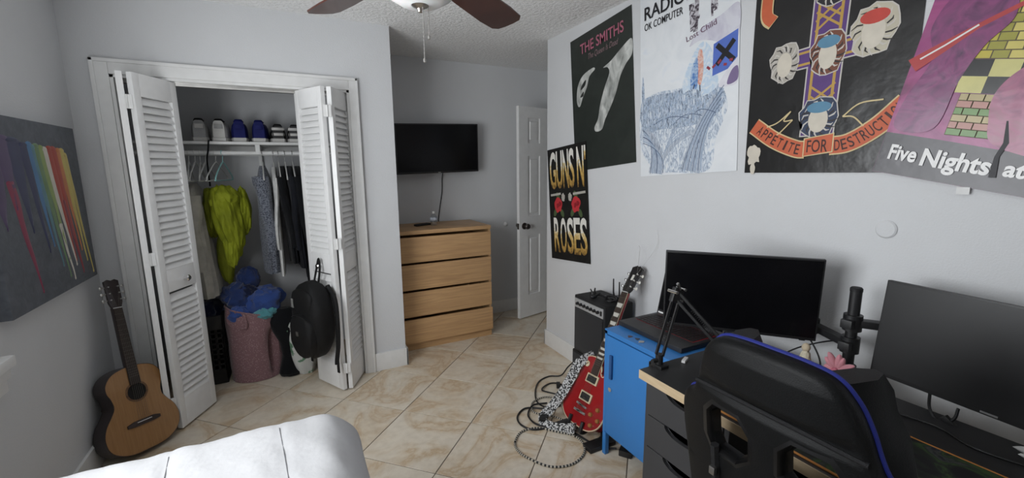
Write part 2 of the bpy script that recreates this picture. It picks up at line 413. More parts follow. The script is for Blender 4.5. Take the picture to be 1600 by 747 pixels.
# ================================================================ posters and the canvas
INK = {}
def ink(name, col, rough=.5, spec=.4):
    if name not in INK: INK[name] = mat('ink_'+name, col, rough, var=.06, scale=25, spec=spec)
    return INK[name]
def text_mesh(s, bold=0.0, shear=0.0, space=1.0):
    c = D.curves.new('t', 'FONT'); c.body = s; c.offset = bold; c.shear = shear; c.space_character = space; c.size = 1.0; c.resolution_u = 4
    o = D.objects.new('t', c); COL.objects.link(o); bpy.context.view_layer.update()
    me = D.meshes.new_from_object(o.evaluated_get(bpy.context.evaluated_depsgraph_get())); D.objects.remove(o); D.curves.remove(c)
    return me
def lettering(parent, s, box, mt, n=.0042, rot=0.0, fn=None, name='lettering', **k):
    """letters stretched into box (u0,v0,u1,v1) of the sheet's own plane"""
    me = text_mesh(s, **k); xs = [v.co.x for v in me.vertices]; ys = [v.co.y for v in me.vertices]
    x0, x1, y0, y1 = min(xs), max(xs), min(ys), max(ys); u0, v0, u1, v1 = box
    bm = bmesh.new(); bm.from_mesh(me); D.meshes.remove(me)
    if fn: bmesh.ops.subdivide_edges(bm, edges=[e for e in bm.edges if e.calc_length() > (x1-x0)/40], cuts=1)
    mr = M.Translation((u0, v0, 0)) @ M.Rotation(rot, 4, 'Z')
    for v in bm.verts:
        p = V(((v.co.x-x0)/(x1-x0)*(u1-u0), (v.co.y-y0)/(y1-y0)*(v1-v0), n)); v.co = mr @ p
        if fn: v.co = fn(v.co)
    me = D.meshes.new(name); bm.to_mesh(me); bm.free(); me.materials.append(mt)
    o = D.objects.new(name, me); COL.objects.link(o); o.parent = parent; W[o] = W[parent]; return o
class Poster:
    def __init__(s, name, label, y, z, ang, w, h, mt, off=.003, group='posters on the long wall', curl=.0, cat='poster'):
        c, q = math.cos(R(ang)), math.sin(R(ang)); s.w, s.h = w, h
        s.mx = M(((0, 0, -1, XR-off), (-c, q, 0, y), (q, c, 0, z), (0, 0, 0, 1)))
        s.inv = s.mx.inverted(); s.o = thing(name, label, cat, mx=s.mx, group=group); s.k = 0
        def f(a, b, t): 
            e = (max(0, .06-b)/.06)**2*curl*(1+.6*math.sin(a*9+w*20))
            return V((a*w, b*h, t+e))
        m = MB(); nu, nv = 12, 40
        m.grid(lambda a, b: f(a, b, 0.0009), nu, nv); m.grid(lambda a, b: f(a, b, 0), nu, nv)
        m.loft([[f(0, 0, t), f(1, 0, t), f(1, 1, t), f(0, 1, t)] for t in (0, .0009)], False, False)
        lpart('sheet', m, mt, s.o)
    def L(s, y, z): p = s.inv @ V((XR, y, z)); return (p.x, p.y)
    def P(s, *yz): return [s.L(*p) for p in yz]
    def poly(s, pts, mt, name='printed_shape', lay=None):
        s.k += 1; n = .0012+(s.k if lay is None else lay)*.00002
        m = MB(); vs = [m.bm.verts.new((x, y, n)) for x, y in pts]; m._tag([m.bm.faces.new(vs)])
        bmesh.ops.triangulate(m.bm, faces=m.bm.faces)
        return lpart(name, m, mt, s.o, smooth=False)
    def ell(s, u, v, a, b, mt, rot=0, name='printed_shape', n=20, wob=0, seed=0):
        pts = []
        for i in range(n):
            t = 2*PI*i/n; k = 1+wob*noise.noise(V((math.cos(t)*2, math.sin(t)*2, seed)))
            x, y = a*k*math.cos(t), b*k*math.sin(t); pts.append((u+x*math.cos(rot)-y*math.sin(rot), v+x*math.sin(rot)+y*math.cos(rot)))
        return s.poly(pts, mt, name)
    def band(s, pts, wd, mt, name='printed_shape'):
        pts = [V((*p, 0)) for p in pts]; l, r = [], []
        for i, p in enumerate(pts):
            t = (pts[min(i+1, len(pts)-1)]-pts[max(i-1, 0)]).normalized(); q = V((-t.y, t.x, 0))*(wd[i] if hasattr(wd, '__len__') else wd)/2
            l.append((p+q)[:2]); r.append((p-q)[:2])
        s.k += 1; n = .0012+s.k*.00002; m = MB()
        m.bridge([m.bm.verts.new((*a, n)) for a in l], [m.bm.verts.new((*a, n)) for a in r], False)
        return lpart(name, m, mt, s.o, smooth=False)
def paper(name, stops, scale=(3, 3, 1), noise_scale=2.0, rough=.45, bump=.25, dist=1.5, spec=.5, coat=0, bs=7):
    """print stock: colours wander with stretched noise; shallow creases in the sheet"""
    m = mat(name, stops[0][1], rough, bump=bump, bscale=bs, spec=spec, coat=coat); nt, b = base(m)
    tc = _n(nt, 'ShaderNodeTexCoord'); mp = _n(nt, 'ShaderNodeMapping'); mp.inputs['Scale'].default_value = scale; nt.links.new(tc.outputs['Object'], mp.inputs[0])
    n1 = _n(nt, 'ShaderNodeTexNoise'); n1.inputs['Scale'].default_value = noise_scale; n1.inputs['Detail'].default_value = 6; n1.inputs['Distortion'].default_value = dist
    nt.links.new(mp.outputs[0], n1.inputs['Vector']); nt.links.new(ramp(nt, n1.outputs['Fac'], stops), b.inputs['Base Color'])
    return m
# --- charcoal poster (THE SMITHS)
p = Poster('poster', 'dark green-black poster with pink THE SMITHS lettering and a pale grey abstract print', 2.577, 1.453, 5.4, .612, .90,
           paper('smiths_print', [(.2, (.012, .016, .013)), (.8, (.026, .032, .027))], bump=.15), curl=0)
SH = p.o
PINK = ink('dusty_pink', (.42, .13, .19)); PGREY = paper('pale_grey_print', [(.30, (.22, .23, .215)), (.5, (.42, .43, .41)), (.66, (.62, .63, .60))], scale=(7, 4, 1), dist=1, bump=0)
lettering(p.o, 'THE SMITHS', (.115, .775, .545, .842), PINK, bold=.012)
lettering(p.o, 'The Queen Is Dead', (.20, .715, .495, .757), ink('grey_pink', (.26, .17, .18)), shear=.35)
def blob(P_, pts, mt, per=6): return P_.poly([q[:2] for q in spline([V((*a, 0)) for a in pts], per, True)], mt)
blob(p, [(.05, .50), (.07, .58), (.13, .635), (.235, .655), (.26, .64), (.20, .61), (.17, .55), (.12, .49), (.085, .44), (.06, .45)], PGREY)
blob(p, [(.345, .625), (.42, .645), (.52, .69), (.605, .715), (.606, .63), (.55, .585), (.50, .53), (.455, .44), (.40, .365), (.345, .30), (.31, .245), (.25, .24), (.235, .27), (.275, .32), (.30, .40), (.345, .49), (.40, .575), (.385, .615)], PGREY)
blob(p, [(.10, .545), (.115, .575), (.16, .60), (.15, .565)], ink('soft_black', (.02, .022, .02)))
blob(p, [(.09, .50), (.13, .53), (.125, .50)], ink('soft_black', (.02, .022, .02)))
# --- white poster (OK COMPUTER)
p = Poster('poster', 'white poster with black OK COMPUTER lettering over blue and grey abstract strokes', 1.925, 1.426, 3.3, .613, .985,
           paper('ok_print', [(.2, (.70, .73, .76)), (.6, (.78, .80, .82)), (.85, (.66, .72, .80))], bump=.12, rough=.4), curl=0)
lettering(p.o, 'RADIOHEAD', (.035, .855, .56, .925), ink('ink_black', (.012, .012, .016)), bold=.015)
lettering(p.o, 'OK COMPUTER', (.035, .80, .30, .838), ink('ink_black', (.012, .012, .016)), bold=.006)
SCR = paper('scratchy_blue_print', [(.36, (.70, .74, .79)), (.44, (.22, .31, .46)), (.50, (.58, .66, .76)), (.55, (.04, .055, .10)), (.60, (.40, .50, .64)), (.70, (.74, .78, .82))], scale=(70, 12, 1), noise_scale=1.6, dist=.5, bump=.05)
SCR2 = paper('pale_blue_wash', [(.35, (.74, .77, .80)), (.55, (.50, .63, .77)), (.7, (.72, .76, .80))], scale=(9, 9, 1), dist=2, bump=.05)
VEIL = paper('violet_wash', [(.3, (.52, .50, .60)), (.6, (.66, .66, .72))], scale=(5, 5, 1), bump=.05)
MIST = paper('mist_strokes', [(.40, (.74, .77, .80)), (.50, (.56, .63, .72)), (.55, (.26, .32, .42)), (.59, (.60, .66, .74)), (.68, (.75, .78, .81))], scale=(44, 15, 1), noise_scale=1.3, dist=1.0, bump=.05)
blob(p, [(.006, .40), (.12, .45), (.30, .44), (.44, .46), (.52, .40), (.56, .30), (.50, .16), (.46, .012), (.24, .012), (.12, .03), (.006, .16)], MIST)
blob(p, [(.01, .42), (.10, .44), (.25, .43), (.40, .45), (.50, .42), (.55, .34), (.48, .26), (.30, .24), (.15, .25), (.04, .24), (.006, .30)], SCR)
blob(p, [(.30, .46), (.36, .58), (.42, .63), (.47, .58), (.50, .48), (.50, .40), (.40, .37), (.32, .39)], SCR2)
blob(p, [(.012, .50), (.02, .56), (.03, .50), (.032, .42), (.02, .40), (.012, .42)], SCR)
blob(p, [(.34, .63), (.40, .69), (.52, .72), (.608, .74), (.608, .60), (.55, .58), (.47, .62), (.40, .64)], VEIL)
BLK = ink('print_charcoal', (.045, .035, .05)); BLU = ink('print_blue', (.09, .16, .52))
p.poly([(.475, .455), (.605, .475), (.606, .63), (.48, .60)], BLU); X0 = (.543, .545)
for s_ in (1, -1): p.band([(X0[0]-.045, X0[1]-.045*s_), (X0[0]+.045, X0[1]+.045*s_)], .024, ink('ink_black', (.012, .012, .016)))
for u0, v0, u1, v1, wd in ((.35, .83, .36, .70, .030), (.385, .86, .375, .69, .026), (.465, .90, .47, .73, .012), (.49, .90, .488, .75, .02), (.345, .76, .40, .755, .02), (.47, .77, .50, .775, .02)):
    p.band([(u0, v0), (u1, v1)], wd, paper('torn_ink', [(.44, (.05, .035, .05)), (.56, (.55, .53, .57))], scale=(26, 26, 1), noise_scale=1.5, bump=0))
lettering(p.o, 'Lost Child', (.325, .655, .50, .682), ink('print_plum', (.16, .08, .13)), rot=R(10))
blob(p, [(.385, .52), (.395, .585), (.405, .60), (.42, .58), (.425, .50), (.41, .43), (.39, .45)], paper('orange_wash', [(.4, (.66, .30, .22)), (.6, (.72, .55, .50))], scale=(20, 20, 1), bump=0))
blob(p, [(.35, .49), (.375, .56), (.392, .55), (.392, .44), (.365, .38), (.35, .42)], paper('deep_blue_wash', [(.35, (.08, .20, .48)), (.6, (.40, .52, .68))], scale=(20, 20, 1), bump=0))
for q in (((.375, .44), (.35, .385)), ((.405, .43), (.41, .36))): p.band(q, .006, BLK)
for q in range(5): p.band([(.445+.03*q, .505-.012*(q % 2)), (.462+.03*q, .49+.014*(q % 3))], .012, ink('print_maroon', (.28, .04, .06)))
blob(p, [(.51, .40), (.54, .45), (.595, .50), (.607, .50), (.607, .40), (.56, .39)], ink('print_cloud', (.70, .69, .74)))
blob(p, [(.555, .40), (.575, .455), (.607, .47), (.607, .41)], ink('print_purple', (.20, .15, .28)))
RDM = paper('road_wash', [(.32, (.62, .66, .72)), (.46, (.30, .36, .46)), (.54, (.55, .60, .67)), (.62, (.16, .20, .28)), (.70, (.66, .69, .74))], scale=(50, 7, 1), noise_scale=1.5, dist=.8, bump=.05)
def qb(a, b, c, n=12): return [((1-t)**2*a[0]+2*t*(1-t)*b[0]+t*t*c[0], (1-t)**2*a[1]+2*t*(1-t)*b[1]+t*t*c[1]) for t in [i/n for i in range(n+1)]]
p.band(qb((.03, .25), (.15, .20), (.115, .012)), [.03+.006*i for i in range(13)], RDM); p.band(qb((.50, .36), (.40, .22), (.35, .012)), [.04+.007*i for i in range(13)], RDM); p.band(qb((.14, .05), (.22, .18), (.36, .21)), .03, RDM)
blob(p, [(.03, .34), (.12, .40), (.24, .39), (.36, .42), (.42, .37), (.30, .30), (.16, .29)], SCR)
ROAD = ink('road_blue', (.36, .44, .56)); ROADK = ink('road_dark', (.13, .17, .26))
def curve(p_, a, b, c, wd, mt, n=10): p_.band([((1-t)**2*a[0]+2*t*(1-t)*b[0]+t*t*c[0], (1-t)**2*a[1]+2*t*(1-t)*b[1]+t*t*c[1]) for t in [i/n for i in range(n+1)]], wd, mt)
for i in range(7):
    d = i*.013; curve(p, (.02, .26-d*.9), (.12+d, .21-d), (.075+d*1.2, .012), .0045+.0025*(i % 2), ROAD if i % 3 else ROADK)
for i in range(8):
    d = i*.014; curve(p, (.54-.2*d, .40-d), (.36+d*.6, .22), (.30+d*1.2, .012), .004+.003*(i % 2), ROAD if i % 2 else ROADK)
for i in range(6): curve(p, (.03+.07*i, .26+.02*(i % 3)), (.16+.05*i, .33), (.30+.04*i, .31-.03*(i % 2)), .004, ROADK if i % 2 else ROAD)
for i in range(5): curve(p, (.17+.01*i, .11+.02*i), (.22, .19), (.34-.02*i, .20+.02*i), .004, ROAD)
# --- narrow black banner (GUNS N' ROSES), overlapping the charcoal poster
GOLD = mat('gold_print', (.5, .4, .2), .5); nt, b = base(GOLD); tc = _n(nt, 'ShaderNodeTexCoord'); sp = _n(nt, 'ShaderNodeSeparateXYZ')
nt.links.new(tc.outputs['Generated'], sp.inputs[0]); nz = _n(nt, 'ShaderNodeTexNoise'); nz.inputs['Scale'].default_value = 45; nt.links.new(tc.outputs['Object'], nz.inputs['Vector'])
ad = _n(nt, 'ShaderNodeMath', operation='MULTIPLY_ADD'); ad.inputs[1].default_value = .7; nt.links.new(nz.outputs['Fac'], ad.inputs[0]); nt.links.new(sp.outputs['Y'], ad.inputs[2])
nt.links.new(ramp(nt, ad.outputs[0], [(.30, (.10, .055, .015)), (.5, (.42, .25, .06)), (.75, (.60, .40, .12)), (.95, (.74, .62, .36)), (1.0, (.80, .78, .72))]), b.inputs['Base Color'])
p = Poster('banner', "narrow black banner reading GUNS N' ROSES in gold beside the open door", 2.876, .765, 5.2, .50, .855, paper('black_cloth_print', [(.3, (.008, .008, .008)), (.7, (.016, .015, .014))], rough=.7, spec=.2), off=.007, curl=0)
for s_, u, wd in (('G', .03, .085), ('U', .122, .08), ('N', .21, .075), ('S', .290, .065), ('N', .388, .080), ("'", .476, .018)):
    lettering(p.o, s_, (u, .545 if s_ != "'" else .73, min(u+wd, .498), .83), GOLD, bold=.02)
for s_, u in zip('ROSES', (.055, .145, .235, .32, .40)): lettering(p.o, s_, (u, .055, u+.08, .325), GOLD, bold=.02)
RED = ink('rose_red', (.52, .035, .045)); REDD = ink('rose_dark', (.25, .012, .02)); GRN = ink('leaf_green', (.07, .11, .045)); PALE = ink('pale_steel', (.45, .43, .39))
for u in (.125, .355):
    for du, dv in ((-.045, -.055), (.05, -.06), (.0, .07)): p.ell(u+du, .42+dv, .035, .02, GRN, rot=1 if du < 0 else -1, name='printed_leaf')
    p.ell(u, .425, .053, .058, RED, wob=.25, seed=u, name='printed_rose')
    for q, rr in ((0, .034), (2.1, .026), (4.2, .022)): p.ell(u+.012*math.cos(q), .43+.014*math.sin(q), rr, rr*.55, REDD if q < 2 or q > 4 else RED, rot=q, name='printed_petal')
    p.band([(u-.10 if u < .2 else u-.03, .50), (u+.04 if u < .2 else u+.12, .508)], .017, PALE)
    p.ell(u+(.07 if u < .2 else -.07), .48, .022, .03, PALE, wob=.4, seed=3)
# --- black poster with a purple band cross and medallions
p = Poster('poster', 'glossy black poster with purple and gold bands, pale discs and an APPETITE FOR DESTRUCTION ribbon', 1.274, 1.452, .4, .575, .90,
           paper('appetite_print', [(.3, (.009, .009, .009)), (.7, (.016, .015, .015))], rough=.28, bump=.5, bs=6), curl=0)
AP = p
INKD = ink('print_umber', (.03, .025, .025)); PUR = ink('print_violet', (.10, .045, .19)); GLD = ink('print_gold', (.48, .30, .07)); CRM = ink('print_bone', (.62, .57, .48)); OUT = ink('print_outline', (.55, .52, .48))
L = p.L
vb = [L(1.045, 1.60), L(.93, 1.60), L(.915, 2.30), L(1.035, 2.30)]; hb = [L(1.165, 1.855), L(.80, 1.88), L(.80, 1.95), L(1.165, 1.925)]
def grow(q, a): 
    cx = sum(x for x, _ in q)/4; cy = sum(y for _, y in q)/4; return [(x+(a if x > cx else -a), y+(a if y > cy else -a)) for x, y in q]
for q in (vb, hb): p.poly(grow(q, .005), OUT)
for q in (vb, hb): p.poly(q, PUR)
for k in (-.04, .04):
    p.band([(lambda t: (t[0]+k, t[1]))(L(.988, 1.62)), (lambda t: (t[0]+k, t[1]))(L(.976, 2.28))], .010, GLD)
    p.band([(lambda t: (t[0], t[1]+k*.55))(L(1.16, 1.89)), (lambda t: (t[0], t[1]+k*.55))(L(.81, 1.915))], .009, GLD)
for zc in (1.735, 2.04):
    for s_ in (1, -1):
        for dz in (-.018, .018): p.band([L(.983+.045, zc-.035*s_+dz), L(.983-.045, zc+.035*s_+dz)], .008, GLD)
for (yy_, zz_, rw, rh, colr, cap_) in ((1.135, 1.895, .044, .062, ink('disc_ash', (.42, .39, .34)), None), (.975, 1.90, .046, .065, ink('disc_rust', (.17, .06, .035)), ink('disc_blue', (.10, .24, .36))),
                             (.835, 1.945, .052, .070, ink('disc_straw', (.50, .46, .36)), ink('disc_red', (.50, .06, .045))), (.985, 1.665, .052, .062, ink('disc_navy', (.03, .045, .09)), ink('disc_blue', (.10, .24, .36))), (.975, 2.14, .048, .06, ink('disc_black', (.02, .02, .025)), None)):
    u, v = L(yy_, zz_)
    p.ell(u, v, rw*1.3+.004, rh*1.2+.004, OUT, wob=.25, seed=yy_); p.ell(u, v, rw*1.3, rh*1.2, colr, wob=.25, seed=yy_, name='printed_disc')
    for q in range(22):
        a = 2*PI*q/22+.1*math.sin(q*5); r0, r1 = .72, 1.12+.12*math.sin(q*3.7)
        p.band([(u+rw*r0*math.cos(a), v+rh*r0*math.sin(a)), (u+rw*1.05*math.cos(a+.12), v+rh*1.0*math.sin(a+.12)), (u+rw*r1*1.1*math.cos(a+.3), v+rh*r1*math.sin(a+.3)-.004)], [.005, .006, .002], INKD if q % 2 else OUT)
    p.ell(u, v-.008, rw*.68, rh*.78, CRM, name='printed_disc')
    if cap_: p.ell(u, v+rh*.62, rw*.85, rh*.34, cap_, name='printed_disc')
RIB = ink('ribbon_orange', (.56, .12, .05)); RIBD = ink('ribbon_shade', (.30, .075, .035)); EDG = ink('ribbon_edge', (.62, .50, .27))
def arcband(pts, wd, mt): p.band([q[:2] for q in spline([V((*L(*a), 0)) for a in pts], 6)], wd, mt)
ribs = ([(1.243, 1.655), (1.15, 1.59), (1.06, 1.55), (1.02, 1.545)], [(.935, 1.555), (.87, 1.565), (.79, 1.615), (.715, 1.69)])
for rb in ribs:
    arcband(rb, .070, EDG); arcband(rb, .060, RIB)
for a_ in (((1.185, 1.645), (1.14, 1.66), (1.09, 1.70)), ((.90, 1.66), (.85, 1.70), (.78, 1.705))): arcband(a_, .005, EDG)
for a_ in (((1.09, 1.70), (1.115, 1.665), (1.08, 1.665)), ((.90, 1.66), (.865, 1.655), (.83, 1.62)), ((1.08, 1.665), (1.125, 1.62), (1.14, 1.61))): arcband(a_, .005, EDG)
q = [L(1.025, 1.52), L(.925, 1.535), L(.925, 1.60), L(1.025, 1.585)]; p.poly(grow(q, .004), EDG); p.poly(q, RIB)
arcband([(1.225, 2.20), (1.225, 2.10), (1.195, 2.065)], .055, EDG); arcband([(1.225, 2.20), (1.225, 2.105), (1.195, 2.068)], .045, RIB)
def along(rb, s_, t0, t1, hgt):
    sq = spline([V((*L(*a), 0)) for a in rb], 24); ln = [0]
    for a, b_ in zip(sq, sq[1:]): ln.append(ln[-1]+(b_-a).length)
    sp_ = [sq[min(range(len(sq)), key=lambda i: abs(ln[i]-ln[-1]*k/200))] for k in range(201)]
    sp_ = [sum((sp_[max(0, min(200, k+d))] for d in range(-4, 5)), V((0, 0, 0)))/9 for k in range(201)]; n = 200
    for i, ch in enumerate(s_):
        t = t0+(t1-t0)*(i+.5)/len(s_); a = sp_[int(t*n)]; b_ = sp_[min(int(t*n)+6, n)]; d = (b_-a).normalized(); ang = math.atan2(d.y, d.x); wd = hgt*.46*(.45 if ch == 'I' else 1)
        o_ = a + V((-math.sin(ang), math.cos(ang), 0))*(-hgt/2) - d*wd/2
        lettering(p.o, ch, (o_.x, o_.y, o_.x+wd, o_.y+hgt), ink('print_brown', (.05, .015, .012)), n=.0046, rot=ang, bold=.01)
along(ribs[0], 'APPETITE', .10, .93, .040); along(ribs[1], 'DESTRUCTION', .06, .99, .040)
u, v = L(1.015, 1.533); lettering(p.o, 'FOR', (u, v, u+.075, v+.048), ink('print_brown', (.05, .015, .012)), n=.0046, bold=.01)
for o_ in list(p.o.children): pass
p.ell(*L(1.235, 1.53), .03, .045, CRM, wob=.5, seed=9); p.ell(*L(1.235, 1.47), .012, .025, CRM, wob=.3, seed=4)
# --- magenta and yellow poster, overlapping the black one
PG = paper('magenta_wash', [(.25, (.04, .010, .045)), (.40, (.20, .035, .14)), (.52, (.34, .06, .20)), (.60, (.18, .035, .11)), (.75, (.10, .022, .10))], scale=(5, 4, 1), noise_scale=1.1, rough=.32, bump=.5, dist=.8, coat=.08, bs=5)
p = Poster('poster', 'glossy magenta and yellow brick poster with white Five Nights at lettering along its dark foot', .785, 1.462, -11.5, .60, .90, PG, off=.0095, curl=0)
L = p.L
dark = paper('dark_foot_print', [(.3, (.018, .016, .022)), (.7, (.045, .04, .05))], rough=.32, bump=.5, coat=.08, bs=5)
p.poly([(.0005, .0005), (.5995, .0005), (.5995, .125), (.30, .118), (.15, .128), (.0005, .135)], dark)
YEL = [ink('brick_yellow', (.50, .42, .07), .25), ink('brick_olive', (.33, .31, .06), .25), ink('brick_straw', (.58, .50, .14), .25)]; GRB = [ink('brick_green', (.12, .24, .06), .25), ink('brick_sand', (.42, .34, .16), .25), ink('brick_rose', (.42, .20, .16), .25)]
MOR = ink('mortar_line', (.10, .08, .035))
for (u0, v0, u1, v1) in ((.145, .365, .596, .89), (.15, .145, .40, .268)): p.poly([(u0, v0), (u1, v0), (u1, v1), (u0, v1)], MOR)
for r_ in range(16):
    for c_ in range(13):
        u0 = .147+c_*.037-(r_ % 2)*.015; u1 = min(u0+.034, .594); u0 = max(u0, .147); v0 = .367+r_*.0235
        if u1-u0 > .008 and v0 < .60: p.poly([(u0, v0), (u1, v0), (u1, v0+.0205), (u0, v0+.0205)], YEL[(r_*3+c_*7) % 3], name='printed_brick')
for r_ in range(6):
    for c_ in range(7):
        u0 = .152+c_*.036-(r_ % 2)*.015; u1 = min(u0+.033, .398); u0 = max(.152, u0); v0 = .147+r_*.0205
        p.poly([(u0, v0), (u1, v0), (u1, v0+.018), (u0, v0+.018)], GRB[(r_*5+c_*3) % 3], name='printed_brick')
for i in range(6):
    for j in range(2):
        u0 = .135+i*.060-j*.0; v0 = .270+j*.047
        p.poly([(u0, v0), (u0+.060, v0), (u0+.060, v0+.047), (u0, v0+.047)], ink('check_black', (.02, .02, .02), .25) if (i+j) % 2 else ink('check_cream', (.56, .52, .20), .25), name='printed_check')
WARM = paper('rosy_wash', [(.3, (.16, .035, .10)), (.5, (.34, .085, .17)), (.7, (.25, .10, .14))], scale=(6, 6, 1), rough=.3, bump=.5, coat=.1, bs=5)
DUSK = paper('plum_wash', [(.3, (.07, .015, .07)), (.5, (.22, .04, .15)), (.7, (.12, .03, .10))], scale=(6, 6, 1), rough=.3, bump=.5, coat=.1, bs=5)
blob(p, [(.02, .15), (.02, .25), (.05, .36), (.02, .46), (.06, .56), (.16, .57), (.20, .48), (.16, .40), (.135, .30), (.12, .16)], DUSK)
blob(p, [(.27, .13), (.235, .20), (.225, .27), (.25, .33), (.30, .37), (.38, .37), (.40, .13)], WARM)
p.band([(.005, .345), (.05, .385), (.13, .455), (.24, .53)], [.045, .035, .014, .012], ink('print_scarlet', (.42, .05, .05), .3)); p.band([(.02, .365), (.07, .405), (.13, .458)], .005, ink('print_white', (.75, .74, .73), .3))
WHT = ink('print_white', (.75, .74, .73), .3)
lettering(p.o, 'Five', (.030, .048, .106, .098), WHT, bold=.03, n=.005); lettering(p.o, 'Nights', (.120, .026, .284, .098), WHT, bold=.03, n=.005); lettering(p.o, 'at', (.312, .048, .357, .088), WHT, bold=.03, n=.005)
p.band([(.275, .20), (.292, .14), (.286, .10), (.295, .04)], [.004, .012, .010, .016], ink('tear_dark', (.03, .03, .035)))
for y_, z_ in ((.575, 1.42),):
    o = finish('tape', MB().box((XR-.013, .545, 1.402), (.0006, .03, .022)).bm, ink('tape_white', (.7, .7, .69))); tag(o, 'scrap of white tape under the torn foot of the magenta poster', 'tape')

# --- canvas with dripping paint on the left wall
GRAYC = paper('canvas_grey', [(.3, (.085, .095, .11)), (.7, (.13, .14, .16))], scale=(8, 8, 8), rough=.6, bump=.15, bs=90)
cy0, cy1, cz0, cz1 = 2.195, 3.005, .945, 1.70
cmx = M(((0, 0, 1, XL+.003), (1, 0, 0, cy0), (0, 1, 0, cz0), (0, 0, 0, 1)))
cv = thing('canvas_painting', 'grey canvas with rainbow coloured paint streaks dripping down, on the left wall', 'painting', mx=cmx)
CW, CH = cy1-cy0, cz1-cz0
lpart('canvas', MB().b2((0, 0, 0), (CW, CH, .036), bev=.003), GRAYC, cv)
def drip(u, v0, v1, w0, col, lean=0.0, seed=0):
    c_ = ink('paint_'+col[0], col[1], .35); m = MB(); n = 16; L_, R_ = [], []
    for i in range(n+1):
        t = i/n; wv = w0*(1-t)**.75*(1+.25*noise.noise(V((t*5, seed, 0))))+.003*(1-t*.6); x = u+lean*t+.006*noise.noise(V((t*3, seed, 5)))
        v = v0+(v1-v0)*t; L_.append((x-wv/2, v)); R_.append((x+wv/2, v))
    zf = .0362
    a = [m.bm.verts.new((x, y, zf)) for x, y in L_]; mid = [m.bm.verts.new(((x+x2)/2, y, zf+.003)) for (x, y), (x2, _) in zip(L_, R_)]; b_ = [m.bm.verts.new((x, y, zf)) for x, y in R_]
    m.bridge(a, mid, False); m.bridge(mid, b_, False); m.ball(((L_[-1][0]+R_[-1][0])/2, R_[-1][1], zf), (.004, .009, .003), 8, 6); m.ball((u, v0, zf), (w0*.5, .012, .0032), 12, 6)
    lpart('paint_drip', m, c_, cv)
cols = dict(plum=(.10, .07, .14), crimson=(.26, .05, .09), navy=(.05, .055, .11), blue=(.09, .20, .36), green=(.16, .25, .13), leaf=(.28, .36, .14), cream=(.60, .57, .50), red=(.38, .07, .05), orange=(.52, .20, .08), yellow=(.56, .46, .14), teal=(.12, .24, .28), wine=(.22, .06, .08))
for i, (u, v0, v1, w0, cn, ln) in enumerate(((.06, .66, .33, .15, 'plum', .02), (.14, .67, .40, .13, 'plum', .03), (.155, .50, .05, .055, 'crimson', .09), (.22, .665, .30, .11, 'navy', .04), (.30, .65, .20, .07, 'navy', .06), (.345, .655, .22, .05, 'blue', .06), (.37, .645, .12, .05, 'teal', .09),
        (.40, .65, .06, .055, 'green', .11), (.44, .645, .14, .05, 'leaf', .09), (.47, .64, .10, .055, 'cream', .12), (.515, .645, .12, .06, 'red', .08), (.555, .645, .06, .06, 'red', .10), (.60, .64, .16, .05, 'orange', .07), (.635, .64, .10, .055, 'yellow', .08), (.665, .62, .03, .04, 'yellow', .10), (.57, .40, .05, .03, 'wine', .08), (.50, .30, .04, .03, 'cream', .05))):
    drip(u, v0, v1, w0, (cn, cols[cn]), ln, i*1.7)
# ================================================================ alcove: dresser, television
OAK = wood('oak_veneer', (.44, .26, .125), (.58, .36, .175), .45, (3, 3, 40)); OAKX = wood('oak_veneer_front', (.45, .265, .128), (.60, .37, .18), .45, (2, 3, 45))
DX0, DX1, DY0, DY1 = .728, 1.525, 3.365, 3.85
dr = thing('dresser', 'oak veneer chest of four drawers in the alcove under the television', 'dresser', ((DX0+DX1)/2, (DY0+DY1)/2, 0))
m = MB(); m.b2((DX0, DY0+.012, .0), (DX0+.018, DY1, .967)); m.b2((DX1-.018, DY0+.012, 0), (DX1, DY1, .967)); m.b2((DX0, DY1-.01, 0), (DX1, DY1, .967)); m.b2((DX0+.018, DY0+.03, .06), (DX1-.018, DY1-.01, .075))
part('body', m, OAK, dr)
part('top', MB().b2((DX0-.002, DY0-.004, .967), (DX1+.002, DY1, .998), bev=.003), OAK, dr)
part('plinth', MB().b2((DX0+.018, DY0+.014, 0), (DX1-.018, DY0+.03, .062)), OAK, dr)
zz = [.070, .290, .515, .740]; hh = [.200, .205, .207, .205]
for k, (z, h) in enumerate(zip(zz, hh)):
    off = -.018 if k == 0 else 0
    d = part('drawer', MB().b2((DX0+.002, DY0-.006+off, z), (DX1-.002, DY0+.012+off, z+h), bev=.002), OAKX, dr)
    m = MB(); m.b2((DX0+.03, DY0+.012+off, z+.02), (DX0+.042, DY1-.06, z+h-.05)); m.b2((DX1-.042, DY0+.012+off, z+.02), (DX1-.03, DY1-.06, z+h-.05)); m.b2((DX0+.03, DY0+.012+off, z+.02), (DX1-.03, DY1-.06, z+.026))
    part('drawer_box', m, OAK, d)
# things on the dresser
bt = thing('water_bottle', 'small clear plastic water bottle standing on the oak dresser', 'bottle', (1.095, 3.60, .998))
PET = glass_mat('clear_plastic', (.86, .88, .9), rough=.08)
lpart('body', MB().lathe([(0, .001), (.026, .001), (.030, .008), (.030, .035), (.027, .042), (.030, .050), (.030, .070), (.024, .085), (.013, .098), (.011, .108), (0, .108)], n=24), PET, bt)
lpart('cap', MB().lathe([(0, .104), (.0135, .104), (.0135, .118), (.012, .120), (0, .120)], n=20), TRIM, bt)
lpart('label', MB().lathe([(.0305, .046), (.0310, .047), (.0310, .069), (.0305, .070)], n=24), mat('bottle_label', (.55, .60, .68), .5, var=.3, scale=60), bt)
rc = thing('remote_control', 'black remote control lying beside the water bottle on the dresser', 'remote', (1.005, 3.64, .998), R(20))
lpart('case', MB().box((0, 0, .009), (.15, .042, .018), bev=.006), BLACK, rc)
m = MB()
